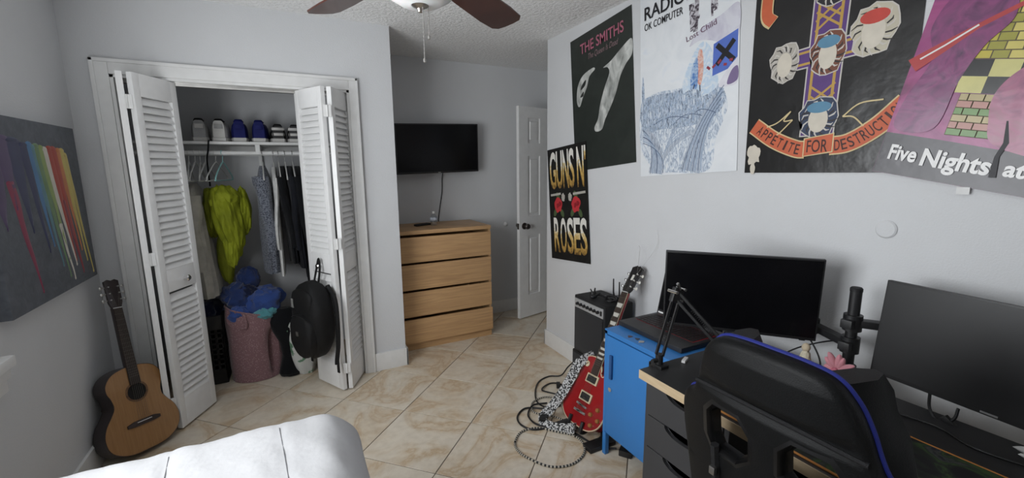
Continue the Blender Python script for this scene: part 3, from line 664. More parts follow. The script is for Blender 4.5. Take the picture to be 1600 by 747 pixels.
for i in range(8):
    for j in range(3): m.box((-.055+i*.015, -.011+j*.011, .0185), (.009, .007, .003), bev=.001, seg=1)
lpart('buttons', m, mat('rubber_grey', (.05, .05, .055), .7), rc)
wb = thing('framed_board', 'white edged board standing upright at the left end of the dresser', 'board', (.725, 3.50, .998))
part('frame', MB().b2((.716, 3.375, .998), (.735, 3.68, 1.512), bev=.003), TRIM, wb); part('face', MB().b2((.735, 3.40, 1.02), (.737, 3.655, 1.49)), mat('board_face', (.62, .63, .64), .4), wb)
# television on its wall arm
tmx = M.Translation((1.215, 3.775, 1.658)) @ M.Rotation(R(1.4), 4, 'Y') @ M.Rotation(R(-3), 4, 'X'); tmx = M.Translation((1.215, 3.775, 1.658)) @ M.Rotation(R(-1.6), 4, 'Y') @ M.Rotation(R(4), 4, 'X')
tv = thing('television', 'flat black television on a wall arm above the oak dresser', 'television', mx=tmx)
lpart('casing', MB().b2((-.38, -.012, -.215), (.38, .022, .215), bev=.006), BLACK, tv)
lpart('screen', MB().b2((-.368, -.0135, -.198), (.368, -.0115, .205)), GLOSSB, tv)
lpart('back_housing', MB().b2((-.2, .02, -.14), (.2, .045, .10), bev=.01), BLACK, tv)
lpart('maker_badge', MB().b2((-.012, -.0138, -.2105), (.012, -.0118, -.2055)), STEEL, tv)
m = MB(); m.b2((1.10, 3.888, 1.56), (1.33, 3.899, 1.76)); m.b2((1.17, 3.815, 1.60), (1.19, 3.89, 1.72)); m.b2((1.24, 3.815, 1.60), (1.26, 3.89, 1.72)); part('wall_bracket', m, BLACKM, tv)
o = finish('television_cable', MB().tube(spline([(1.27, 3.815, 1.47), (1.275, 3.875, 1.40), (1.272, 3.885, 1.27), (1.245, 3.885, 1.12), (1.225, 3.883, .99), (1.22, 3.885, .80)], 6), .0045, 6).bm, BLACK)
tag(o, 'black cable hanging from the television down behind the dresser', 'cable')

# ================================================================ ceiling fan
FX, FY, FZ = .405, 1.385, 2.105
fan = thing('ceiling_fan', 'ceiling fan with dark cherry blades and a white bowl lamp', 'ceiling fan', (FX, FY, H))
CH_ = wood('cherry_blade', (.040, .012, .008), (.075, .023, .015), .35, (3, 3, 3), coat=.2)
NICK = mat('satin_nickel', (.42, .39, .35), .28, 1.0)
part('canopy', MB().lathe([(0, H), (.065, H), (.060, H-.03), (.030, H-.055), (0, H-.055)], c=(FX, FY, 0)), NICK, fan)
part('downrod', MB().cyl((FX, FY, H-.05), (FX, FY, FZ+.12), .012), NICK, fan)
part('motor_housing', MB().lathe([(0, FZ+.135), (.05, FZ+.13), (.085, FZ+.10), (.10, FZ+.06), (.10, FZ+.02), (.075, FZ-.01), (.055, FZ-.02), (.055, FZ-.045), (0, FZ-.045)], c=(FX, FY, 0), n=32), NICK, fan)
MILK = mat('milk_glass', (.80, .80, .79), .25, var=.01); b = base(MILK)[1]; b.inputs['Subsurface Weight'].default_value = .2
part('lamp_bowl', MB().lathe([(.060, FZ-.035), (.098, FZ-.035), (.118, FZ-.045), (.115, FZ-.072), (.098, FZ-.104), (.060, FZ-.126), (0, FZ-.132)], c=(FX, FY, 0), n=36), MILK, fan)
part('finial', MB().lathe([(.0, FZ-.118), (.028, FZ-.122), (.030, FZ-.127), (.022, FZ-.133), (.010, FZ-.138), (.007, FZ-.148), (0, FZ-.150)], c=(FX, FY, 0), n=24), NICK, fan)
def chain(x, y, z0, z1, seed):
    m = MB(); m.tube([(x, y, z0), (x+.001, y, (z0+z1)/2), (x, y, z1)], .0016, 6); n = int((z0-z1)/.012)
    for i in range(n): m.ball((x, y, z0-(i+.5)*.012), .0024, 6, 4)
    m.lathe([(0, z1-.012), (.004, z1-.010), (.0045, z1-.002), (.002, z1+.002), (0, z1+.002)], c=(x, y, 0), n=10)
    part('pull_chain', m, STEEL, fan)
chain(FX+.004, FY-.012, FZ-.118, FZ-.285, 0); chain(FX+.022, FY-.008, FZ-.118, FZ-.215, 1)
for k in range(5):
    a = R(-20.5+72*k); d = V((math.sin(a), math.cos(a), 0)); sd = V((d.y, -d.x, 0)); pit = R(-13)
    ax = sd*math.cos(pit)+V((0, 0, -math.sin(pit))); mx = frame(V((FX, FY, FZ)), d, -ax)
    ol = [(.16, -.052), (.30, -.062), (.52, -.072), (.625, -.070), (.655, -.052), (.662, -.02), (.662, .02), (.655, .052), (.625, .070), (.52, .072), (.30, .062), (.16, .052)]
    bl = part('blade', MB().prism(ol, mx @ M.Translation((0, 0, -.003)), .006, bev=.0015, seg=1), CH_, fan)
    m = MB(); m.prism([(.05, -.018), (.13, -.012), (.17, -.035), (.22, -.03), (.235, 0), (.22, .03), (.17, .035), (.13, .012), (.05, .018)], mx @ M.Translation((0, 0, .0035)), .005, bev=.001, seg=1)
    part('blade_iron', m, NICK, bl)

# ================================================================ closet: shelf, rod, shoes, hangers, garments
SHY0, SHZ = 3.57, 1.680
sh = thing('closet_shelf', 'white closet shelf carrying three pairs of sneakers', 'shelf', (-.19, 3.73, SHZ))
part('board', MB().b2((XL+.002, SHY0, SHZ-.019), (XK-.102, 3.898, SHZ), bev=.002), TRIM, sh)
part('cleat', MB().b2((XL+.002, 3.88, SHZ-.09), (XK-.102, 3.898, SHZ-.019)), TRIM, sh)
m = MB(); m.b2((-.18, SHY0+.02, SHZ-.055), (-.155, 3.88, SHZ-.019), bev=.002); m.b2((-.18, 3.865, SHZ-.25), (-.155, 3.88, SHZ-.02)); m.b2((-.182, SHY0+.01, SHZ-.085), (-.153, SHY0+.035, SHZ-.019), bev=.002)
part('bracket', m, TRIM, sh)
RODZ, RODY = 1.603, 3.60
rod = thing('closet_rod', 'white hanging rod below the closet shelf', 'rod', (-.19, RODY, RODZ))
part('pole', MB().cyl((XL+.004, RODY, RODZ), (XK-.104, RODY, RODZ), .015), TRIM, rod)
for x, s_ in ((XL+.002, 1), (XK-.102, -1)): part('rod_socket', MB().cyl((x, RODY, RODZ), (x+.012*s_, RODY, RODZ), .028), TRIM, rod)

def shoe(label, x, y, rz, upper, sole, accent, lining, hgt=.115, tall=0, sc=1.0, striped=False):
    t = thing('sneaker', label, 'shoe', (x, y, SHZ), rz, 'sneakers on the closet shelf')
    Ls, Wd = .27*sc, .052*sc; hgt *= 1.12
    def wid(s): return Wd*(.72+.34*math.sin(min(1, s*1.05)*PI*.62+.35)) * (1 if s < .9 else max(.35, math.sqrt(max(0, 1-((s-.9)/.105)**2)))) * (1 if s > .06 else .80+3.2*s)
    n, k = 16, 20
    def rngs(z0, z1, grow, top=None):
        out = []
        return out
    # heel at local y=0 towards the viewer (-y), toe to +y
    def outline(g):
        l = [(-(wid(i/n)+g), -g+(Ls+2*g)*i/n) for i in range(n+1)]; r_ = [(-a, b_) for a, b_ in l[::-1]]; return l+r_
    m = MB(); m.loft([[V((a, b_, z)) for a, b_ in outline(g)] for z, g in ((0.0005, -.003), (.004, .001), (.024, .003), (.028, .0))]); lpart('sole', m, sole, t)
    m = MB(); rings = []
    for i in range(n+1):
        s = i/n; y_ = .002+(Ls-.006)*s; wv = wid(s)*.97
        if s < .42: ht = hgt*(1.0-.16*math.sin(s/.42*PI))+tall
        else: ht = hgt*(1.0-.52*((s-.42)/.58)**.8)+tall*(1-(s-.42)/.58)
        if s > .93: ht *= .8
        prof = []
        for j in range(k+1):
            a = PI*j/k; cx = math.cos(a); sx = math.sin(a)
            pinch = 1-.10*(sx**2) if s < .42 else 1-.1*sx
            e1 = .34 if s < .42 else .6; prof.append(V((wv*math.copysign(abs(cx)**e1, cx)*pinch, y_+(.006*(sx) if s < .1 else 0), .024+(ht-.024)*sx**(.45 if s < .42 else .7))))
        rings.append(prof)
    m.loft(rings, True, True, closed=True); up = lpart('upper', m, upper, t)
    m = MB(); m.loft([[V((a*Wd*.62, .012+(b_+1)*.5*Ls*.36, hgt+tall-.012+z+(.010 if b_ < -.5 else 0))) for a, b_ in [(math.cos(2*PI*q/16)*f, math.sin(2*PI*q/16)*f) for q in range(16)]] for z, f in ((0, .75), (.012, 1.0), (.016, .85), (.004, .6))])
    lpart('collar', m, lining, t)
    hm = MB(); w0 = wid(0.02)
    if striped:
        for z0, z1 in ((.048, .066), (.086, .104)): hm.loft([[V((a*w0*1.03, -.0015-.004*(1-a*a)+.018*a*a*.6, z)) for a in [q/5 for q in range(-5, 6)]] + [V((a*w0, .02, z)) for a in [q/5 for q in range(5, -6, -1)]] for z in (z0, z1)])
    else:
        hm.loft([[V((a*w0*.62, -.0025-.003*(1-a*a), z)) for a in [q/5 for q in range(-5, 6)]] + [V((a*w0*.6, .02, z)) for a in [q/5 for q in range(5, -6, -1)]] for z in (.075+tall, .104+tall)])
    lpart('heel_tab', hm, accent, t)
    lc = MB()
    for q in range(5):
        s = .46+q*.065; lc.tube([V((-.018*sc, Ls*s, hgt*(1.0-.52*((s-.42)/.58)**.8)+tall*(1-(s-.42)/.58)-.004)), V((0, Ls*s+.004, hgt*(1.0-.52*((s-.42)/.58)**.8)+tall*(1-(s-.42)/.58)+.003)), V((.018*sc, Ls*s, hgt*(1.0-.52*((s-.42)/.58)**.8)+tall*(1-(s-.42)/.58)-.004))], .0025, 5)
    lpart('laces', lc, lining, t)
    return t
WLE = mat('white_leather', (.55, .54, .52), .5); GLE = mat('grey_leather', (.33, .33, .33), .5); BLE = mat('blue_leather', (.013, .017, .12), .6, spec=.15); KLE = mat('black_leather', (.012, .012, .013), .45)
shoe('white and grey sneaker at the left end of the closet shelf', -.497, 3.60, R(4), GLE, WLE, WLE, KLE, tall=.012)
shoe('white sneaker, second from the left on the closet shelf', -.388, 3.60, R(-4), WLE, WLE, GLE, KLE, tall=.012)
shoe('blue sneaker beside the white pair on the closet shelf', -.268, 3.595, R(3), BLE, WLE, BLE, BLE, tall=.012)
shoe('blue sneaker beside the black and white pair on the closet shelf', -.150, 3.595, R(-3), BLE, WLE, BLE, BLE, tall=.012)
shoe('black and white sneaker beside the blue pair on the closet shelf', -.030, 3.60, R(2), KLE, WLE, WLE, KLE, striped=True, hgt=.105)
shoe('black and white sneaker half hidden by the right louvred door', .075, 3.60, R(-3), KLE, WLE, WLE, KLE, striped=True, hgt=.105)

HW = mat('white_hanger_plastic', (.62, .62, .60), .4); HA = mat('aqua_hanger_plastic', (.28, .55, .54), .4)
def hanger(label, x, mt, rz=0.0, hw=.20, drop=.0, group='clothes hangers on the closet rod', tilt=0):
    t = thing('clothes_hanger', label, 'hanger', (x, RODY, RODZ+.018), rz, group)
    hook = [V((0, .0, 0))] + [V((0, .020*math.cos(a)+.0, .0-.02+.022*math.sin(a)+.002)) for a in [R(90-18*q) for q in range(1, 11)]]
    hook = [V((0, .021*math.cos(R(200-20*q)), -.0195+.021*math.sin(R(200-20*q)))) for q in range(12)] + [V((0, .0, -.062)), V((0, 0, -.085))]
    lpart('hook', MB().tube(hook, .0024, 8), CHROME if mt is None else mt, t)
    f = [V((0, -hw, -.195)), V((0, -hw*.93, -.172)), V((0, -.06, -.103)), V((0, 0, -.082)), V((0, .06, -.103)), V((0, hw*.93, -.172)), V((0, hw, -.195)), V((0, hw*.9, -.203)), V((0, -hw*.9, -.203))]
    lpart('frame', MB().tube(spline(f, 5, True), .0045, 8, closed=True), HW if mt is None else mt, t)
    return t
for i, (x, rz) in enumerate(((-.575, .08), (-.540, -.05), (-.512, .06), (-.482, -.09))):
    hanger(('leftmost bare white hanger next to the louvred door', 'second bare white hanger from the louvred door', 'third bare white hanger from the louvred door', 'fourth bare white hanger, nearest the yellow green jacket')[i], x, HW, rz)
hanger('white hanger leaning out over the yellow green jacket', -.425, HW, -.18); hanger('aqua hanger holding up the yellow green jacket', -.385, HA, -.14)
for x, l_ in ((-.146, 'hook topped hanger holding the grey tweed coat'), (-.078, 'hanger holding the white shirt'), (-.045, 'hanger holding the black jacket beside the white shirt'), (-.004, 'hanger holding the middle black jacket'), (.045, 'hanger holding the black coat nearest the right louvred door')): hanger(l_, x, None, 0.03)

def garment(name, label, x, mt, ztop, zbot, th, dep, seed, flare=1.0, y=RODY, sleeve=.45, lean=0.0, rz=0.0, fold=.014, group='clothes hanging on the closet rod', hem=0.0, trim=None):
    t = thing(name, label, 'clothing', (x, y, ztop), rz, group); n, K = 44, 30; rings = []
    Hh = ztop-zbot
    for k in range(K+1):
        q = k/K; z = -Hh*q
        sh_ = min(1, (q/.14))**.6; d = .05+(dep/2-.05)*sh_*(1+(flare-1)*q); a_ = (.018+(th/2-.018)*min(1, (q/.2))**.7)*(1+.25*q*(flare-1))
        r_ = []
        for i in range(n):
            an = 2*PI*i/n; cx, cy = math.cos(an), math.sin(an)
            px = a_*math.copysign(abs(cx)**.75, cx); py = d*math.copysign(abs(cy)**.8, cy)
            f = fold*min(1, q*2.2)*(noise.noise(V((i*.55, q*1.6, seed)))+.6*math.sin(i*1.9+seed*3+q*2))*(1 if i not in () else 1)
            px += f*(abs(cx)+.25); py += f*.8*cy
            r_.append(V((px+lean*q, py, z+(.0 if k < K else hem*math.sin(an*2+seed)))))
        rings.append(r_)
    m = MB(); m.loft(rings); lpart('cloth', m, mt, t)
    if sleeve:
        for s_ in (-1, 1):
            m = MB(); rg = []
            for k in range(15):
                q = k/14; c_ = V((lean*q*.7+.012*math.sin(q*4+seed), s_*(dep/2-.035+.02*math.sin(q*2.5)), -.075-q*sleeve)); r_ = (.046-.012*q)*(1+.12*noise.noise(V((q*6, seed, s_))))
                rg.append([c_+V((r_*math.cos(2*PI*j/14)*min(1, th/.085)*(1+.15*math.sin(j*2+q*9)), r_*math.sin(2*PI*j/14)*1.1, 0)) for j in range(14)])
            m.loft(rg); lpart('sleeve', m, mt, t)
    if trim: 
        m = MB(); m.tube([V((-.02, 0.0, .012)), V((.02, .05, .0)), V((0, -.05, -.01))], .01, 6); lpart('collar', m, trim, t)
    return t
def cloth(name, col, sheen=.3, **k): return mat(name, col, .9, var=.18, scale=14, bump=.35, bscale=300, spec=.15, sheen=sheen, **k)
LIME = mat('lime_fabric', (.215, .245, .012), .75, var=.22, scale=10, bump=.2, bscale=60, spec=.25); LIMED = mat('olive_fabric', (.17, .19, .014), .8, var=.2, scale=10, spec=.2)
BEI = cloth('beige_cloth', (.42, .40, .35)); TWE = pattern('grey_tweed', (.035, .04, .06), (.17, .185, .22), 140, .47, .95, 'NOISE', .08); WSH = cloth('white_cloth', (.62, .62, .61)); BCL = cloth('black_cloth', (.007, .0075, .009), sheen=.08); BC2 = cloth('ink_cloth', (.010, .011, .015), sheen=.08)
garment('shirt', 'beige shirt hanging behind the left louvred door', -.565, BEI, 1.40, .64, .10, .42, 2, 1.05, lean=.03, sleeve=.5)
garment('grey_coat', 'grey flecked tweed coat hanging in front of the closet back wall', -.150, TWE, 1.515, .76, .095, .37, 11, 1.05, lean=.01, sleeve=.52)
garment('white_shirt', 'white shirt hanging between the grey coat and the black jackets', -.080, WSH, 1.505, .735, .03, .40, 14, 1.0, lean=.0, sleeve=.5, fold=.005)
garment('black_jacket', 'black jacket hanging right beside the white shirt', -.030, BCL, 1.512, .82, .055, .42, 17, 1.0, lean=.035, sleeve=.50)
garment('black_jacket', 'black jacket hanging in the middle of the three dark garments', .018, BC2, 1.512, .78, .055, .42, 20, 1.0, lean=.045, sleeve=.52)
garment('black_coat', 'long black coat hanging nearest the right louvred door', .072, BCL, 1.512, .64, .07, .42, 23, 1.0, lean=.05, sleeve=.56)
# yellow green jacket: bunched body, hood and a loose tail
jk = thing('rain_jacket', 'crumpled yellow green jacket bunched up on the aqua hanger', 'clothing', (-.37, 3.50, 1.41), 0, 'clothes hanging on the closet rod')
def lump(c, r, seed, am=.18, fr=2.2, u=40, v=26, rot=None, creas=.06, ramp_=None, folds=0):
    m = MB(); m.ball((0, 0, 0), 1.0, u, v); c = V(c)
    for vv in m.bm.verts:
        p = vv.co.copy(); k = 1+am*fbm(p*1.0+V((seed, seed*2, 0)), fr, 2)
        rd = noise.noise(V((p.x*2.3+seed, p.y*2.3, p.z*1.1+p.x*2))); k += creas*(1-abs(rd)*4 if abs(rd) < .25 else 0)
        if folds: th_ = math.atan2(p.y, p.x); k += folds*(math.sin(7*th_+2.5*p.z+seed)+.6*math.sin(13*th_-4*p.z+seed*2))*(1-abs(p.z)**3)
        q = V((p.x*r[0], p.y*r[1], p.z*r[2]))*k
        if ramp_: q = ramp_(q, p)
        if rot: q = rot @ q
        vv.co = c+q
    return m
part('body', lump((-.375, 3.47, 1.15), (.080, .12, .235), 3, .16, 1.5, u=64, v=32, folds=.07, creas=.06, ramp_=lambda q, p: V((q.x*(1.0+.25*p.z)+.03*p.z*-1, q.y*(1+.2*p.z), q.z))), LIME, jk)
part('hood', lump((-.385, 3.46, 1.285), (.085, .10, .10), 8, .16, 1.6, u=56, folds=.05, creas=.08), LIME, jk)
part('sleeve', lump((-.290, 3.52, 1.20), (.045, .075, .155), 12, .16, 1.6, u=48, folds=.07, creas=.08), LIME, jk)
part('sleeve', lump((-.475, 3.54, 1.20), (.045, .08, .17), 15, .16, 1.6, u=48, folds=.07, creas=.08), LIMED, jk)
part('twisted_cuff', lump((-.375, 3.42, .955), (.042, .05, .12), 19, .12, 1.8, u=48, folds=.06, creas=.08), LIME, jk)
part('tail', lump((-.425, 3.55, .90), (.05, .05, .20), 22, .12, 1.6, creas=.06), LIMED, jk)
# black neck strap hung over the shelf edge
o = finish('black_strap', MB().tube(spline([(-.455, 3.67, SHZ+.003), (-.45, 3.60, SHZ+.004), (-.448, 3.562, SHZ-.003), (-.455, 3.555, SHZ-.06), (-.468, 3.56, SHZ-.13), (-.47, 3.57, SHZ-.30)], 5), .005, 6).bm, BCL)
tag(o, 'thin black strap hanging over the shelf edge under the white sneakers', 'strap')

# ---------------------------------------------------------------- closet floor
PINKD = pattern('dotted_pink_fabric', (.46, .33, .34), (.23, .125, .135), 110, .24, .9)
hp = thing('laundry_hamper', 'slumped dusty pink dotted fabric laundry hamper in the closet', 'hamper', (-.31, 3.50, 0))
rings = []
for k in range(25):
    q = k/24; z = .004+.50*q; rr = .155+.01*math.sin(q*3); r_ = []
    for i in range(48):
        a = 2*PI*i/48; kx = 1.02+.03*q
        fold = -.085*math.exp(-((a-R(318))/.22)**2)*math.sin(min(1, q*1.2)*PI)+.012*noise.noise(V((math.cos(a)*2, math.sin(a)*2, q*3)))*min(1, q*3)
        sag = -.05*q*q*math.cos(a)
        rad = rr+fold
        r_.append(V((-.305+.01*q+rad*math.cos(a)*kx, 3.50+rad*math.sin(a)*.85-.01*q, z+sag*(1 if q > .3 else 0)*q)))
    rings.append(r_)
m = MB(); m.loft(rings, True, False); inner = [[V((-.30+(p.x+.30)*.96, 3.49+(p.y-3.49)*.96, p.z)) for p in r_] for r_ in rings[::-1]]
rs = [m.ring(r_) for r_ in inner]; [m.bridge(a, b_) for a, b_ in zip(rs, rs[1:])]
part('fabric_wall', m, PINKD, hp)
top = rings[-1]; part('rim', MB().tube(top, .006, 6, closed=True), PINKD, hp)
a0_, a1_ = top[28], top[34]; part('handle', MB().tube(spline([a0_, V((a0_.x, a0_.y-.02, a0_.z-.10)), V((a1_.x, a1_.y-.02, a1_.z-.10)), a1_], 6), .008, 6), PINKD, hp)
BLU1 = cloth('royal_blue_cloth', (.035, .075, .26)); BLU2 = cloth('navy_blue_cloth', (.022, .042, .14)); AQU = cloth('aqua_cloth', (.10, .32, .36)); MID = cloth('midnight_cloth', (.008, .012, .04))
def heap(label, c, r, seed, mt, rot=None, am=.2, name='crumpled_garment'):
    o = finish(name, lump(c, r, seed, am, 2.0, rot=rot, creas=.14).bm, mt); return tag(o, label, 'clothing', 'clothes heaped in the hamper')
RZ = lambda a, ax='Y': M.Rotation(R(a), 3, ax)
heap('royal blue garment folded into a peak on the right of the hamper heap', (-.225, 3.49, .555), (.125, .11, .095), 4, BLU1, RZ(-18))
heap('navy garment on the left of the hamper heap', (-.365, 3.54, .59), (.115, .12, .10), 9, BLU2, RZ(12))
heap('blue garment rolled upright at the top of the hamper heap', (-.315, 3.60, .70), (.07, .07, .085), 14, BLU2, RZ(5), am=.1)
heap('dark garment tucked into the middle of the blue heap', (-.325, 3.49, .63), (.07, .06, .05), 17, MID)
heap('blue garment at the left of the hamper mouth', (-.375, 3.42, .495), (.065, .055, .06), 21, BLU1)
heap('aqua garment in the mouth of the pink hamper', (-.225, 3.41, .485), (.075, .055, .045), 25, AQU, RZ(-8))
heap('midnight blue garment stuffed deep in the hamper', (-.30, 3.50, .42), (.125, .10, .10), 28, MID)
# black plastic basket behind the left door
bk = thing('laundry_basket', 'black plastic lattice laundry basket behind the left louvred door', 'basket', (-.60, 3.62, 0))
x0, x1, y0, y1, zt = -.76, -.485, 3.46, 3.80, .50; m = MB()
m.b2((x0, y0, .004), (x1, y1, .03)); m.b2((x0, y0, .03), (x1, y0+.006, .10)); m.b2((x1-.006, y0, .03), (x1, y1, .10)); m.b2((x0, y1-.006, .03), (x1, y1, zt-.05)); m.b2((x0, y0, .03), (x0+.006, y1, zt-.05))
for k in range(8): x = x0+k*(x1-x0-.012)/7; m.b2((x, y0, .1), (x+.014, y0+.006, zt-.1))
for k in range(9): y = y0+k*(y1-y0-.012)/8; m.b2((x1-.006, y, .1), (x1, y+.014, zt-.1))
for k in range(9): z = .1+k*.038; m.b2((x0, y0, z), (x1, y0+.006, z+.012)); m.b2((x1-.006, y0, z), (x1, y1, z+.012))
part('lattice_wall', m, BLACK, bk)
m = MB(); m.b2((x0-.012, y0-.012, zt-.10), (x1+.012, y0+.006, zt), bev=.006); m.b2((x1-.006, y0-.012, zt-.10), (x1+.012, y1+.012, zt), bev=.006); m.b2((x0-.012, y1-.006, zt-.1), (x1+.012, y1+.012, zt), bev=.006); m.b2((x0-.012, y0-.012, zt-.1), (x0+.006, y1+.012, zt), bev=.006)
part('rim', m, BLACK, bk)
o = finish('crumpled_garment', lump((-.62, 3.63, .50), (.13, .14, .085), 33, .2, 2.0, creas=.12).bm, MID); tag(o, 'dark garment piled on the black basket behind the left door', 'clothing')
o = finish('crumpled_garment', lump((-.62, 3.63, .28), (.105, .13, .20), 35, .12, 2.0, creas=.1).bm, BCL); tag(o, 'black clothes filling the lattice laundry basket', 'clothing')
# black trousers slumped over the hamper's right side
tm = MB(); stations = (((-.085, 3.40, .005), (.075, .06)), ((-.085, 3.40, .03), (.085, .075)), ((-.10, 3.40, .06), (.06, .06)), ((-.085, 3.41, .15), (.05, .055)), ((-.08, 3.41, .25), (.065, .06)), ((-.085, 3.41, .33), (.10, .07)), ((-.095, 3.42, .42), (.115, .075)), ((-.10, 3.43, .47), (.09, .06)), ((-.10, 3.43, .50), (.04, .03)))
tm.loft([[V((c_[0]+r_[0]*math.cos(2*PI*i/24)*(1+.16*noise.noise(V((i*.6, k*.5, 1)))), c_[1]+r_[1]*math.sin(2*PI*i/24)*(1+.16*noise.noise(V((i*.6, k*.5, 6)))), c_[2])) for i in range(24)] for k, (c_, r_) in enumerate(stations)])
tr = finish('black_trousers', tm.bm, BCL)
tag(tr, 'black trousers slumped to the floor between the pink hamper and the backpack', 'clothing')
# white and green plastic bag under the backpack
PLB = pattern('white_bag_plastic', (.62, .63, .61), (.10, .22, .13), 16, .63, .35, 'NOISE', .02)
bg = thing('shopping_bag', 'white shopping bag with green and dark print on the floor below the backpack', 'bag', (.015, 3.38, 0))
rings = []
for k in range(16):
    q = k/15; z = .003+.34*q; f = (.75+.5*math.sin(min(1, q*1.5)*PI*.6))*(1-.35*max(0, q-.6)/.4); r_ = []
    for i in range(32):
        a = 2*PI*i/32; kk = 1+.17*noise.noise(V((math.cos(a)*1.6, math.sin(a)*1.6, q*3)))
        r_.append(V((.012-.05*q*q+.072*f*kk*math.cos(a), 3.38+.06*f*kk*math.sin(a), z)))
    rings.append(r_)
m = MB(); m.loft(rings); part('body', m, PLB, bg)
part('crumpled_top', lump((-.045, 3.38, .36), (.055, .055, .055), 41, .3, 2.0, creas=.25), PLB, bg)
# backpack hung from the right door
bm_ = m3 @ M.Translation((LW*.5, 0, 0))           # leaf 3's frame: local -y faces the room
bx = bm_.to_3x3() @ V((1, 0, 0)); by = bm_.to_3x3() @ V((0, -1, 0))
org = bm_.translation+by*(LT/2+.004)+bx*.02; knob(d2, bm_.translation+by*(LT/2)+V((0, 0, .845)), by, CHROME)
fx = frame(org, bx, (0, 0, 1)); 
if (fx.to_3x3() @ V((0, 0, 1))).dot(by) < 0: fx = frame(org, -bx, (0, 0, 1))
sgn = 1 if (fx.to_3x3() @ V((1, 0, 0))).dot(bx) > 0 else -1
bp = thing('backpack', 'black backpack hanging from the right louvred closet door', 'backpack', mx=fx @ M.Translation((0, .262, 0)))
BN = mat('black_nylon', (.006, .006, .0065), .7, var=.15, scale=20, bump=.3, bscale=260, spec=.3)
def bag(zc, w_, dmax, y0, y1, seed, pw=.45, off=0, N=36, K=22, bot=.7):
    rg = []
    for k in range(K+1):
        q = k/K; y = y0+(y1-y0)*q; s_ = (1-abs(2*q-1)**3.2)**.5 if 0 < q < 1 else .12; s_ = max(s_, .14)*(bot+(1-bot)*min(1, .3+q*1.6)) if q < .5 else max(s_, .14); r_ = []
        for i in range(N):
            a = 2*PI*i/N; c_, e_ = math.cos(a), math.sin(a); kk = 1+.07*noise.noise(V((c_*1.7+seed, e_*1.7, q*4)))
            r_.append(V((w_/2*s_*kk*math.copysign(abs(c_)**pw, c_)+off, y, zc+dmax/2*(.25+.75*s_)*kk*math.copysign(abs(e_)**.7, e_))))
        rg.append(r_)
    m = MB(); m.loft(rg); return m
lpart('body', bag(.09, .315, .165, -.02, .50, 1), BN, bp)
lpart('front_pocket', bag(.165, .25, .080, .005, .30, 5), BN, bp); lpart('top_pocket', bag(.152, .23, .05, .29, .46, 8), BN, bp)
for s_ in (-1, 1):
    lpart('shoulder_strap', MB().tube(spline([V((s_*.09, .47, .03)), V((s_*.155, .38, .025)), V((s_*.172, .22, .03)), V((s_*.16, .08, .03)), V((s_*.15, -.02, .04)), V((s_*.155, -.05, .045))], 6), .014, 6), BN, bp)
    lpart('strap_end', MB().b2((s_*.155-.012, -.11, .035), (s_*.155+.012, -.03, .041), bev=.002), BN, bp)
lpart('haul_loop', MB().tube(spline([V((-.025, .485, .05)), V((-.018, .57, .03)), V((0, .635, .022)), V((.018, .57, .03)), V((.025, .485, .05))], 6), .0065, 6), BN, bp)
lpart('reflective_tab', MB().b2((-.10, .33, .158), (-.075, .39, .176), bev=.002), mat('tab_grey', (.22, .22, .21), .6), bp)
lpart('buckle', MB().b2((-.012, .165, .203), (.012, .195, .212), bev=.003), STEEL, bp)
lpart('zip', MB().tube(spline([V((-.09, .27, .185)), V((-.06, .285, .19)), V((0, .29, .192)), V((.06, .285, .19)), V((.09, .27, .185))], 5), .003, 5), BLACK, bp)
# ================================================================ bed
BX0, BX1, BY0, BY1 = -.955, .06, -.33, 1.62
bed = thing('bed', 'low single bed under the white comforter along the left wall', 'bed', (-.45, .65, 0))
part('mattress', MB().b2((BX0+.01, BY0, .28), (BX1-.03, BY1-.03, .50), bev=.05, seg=3), mat('mattress_ticking', (.6, .6, .6), .8), bed)
part('frame', MB().b2((BX0+.02, BY0+.01, .18), (BX1-.04, BY1-.04, .28), bev=.01), mat('bed_base', (.07, .065, .06), .7), bed)
for x in (BX0+.07, BX1-.10):
    for y in (BY0+.08, BY1-.11): part('leg', MB().cyl((x, y, 0), (x, y, .18), .025), BLACK, bed)
SHEET = mat('white_cotton', (.53, .53, .54), .85, var=.015, scale=6, bump=.3, bscale=14, spec=.2, sheen=.1)
m = MB(); bmesh.ops.create_cube(m.bm, size=2.0); bmesh.ops.subdivide_edges(m.bm, edges=m.bm.edges[:], cuts=70, use_grid_fill=True)
cx_, cy_, hx, hy = (BX0+BX1)/2+.035, (BY0+BY1)/2+.02, (BX1-BX0)/2+.045, (BY1-BY0)/2+.06; zt_, zb_ = .610, .09
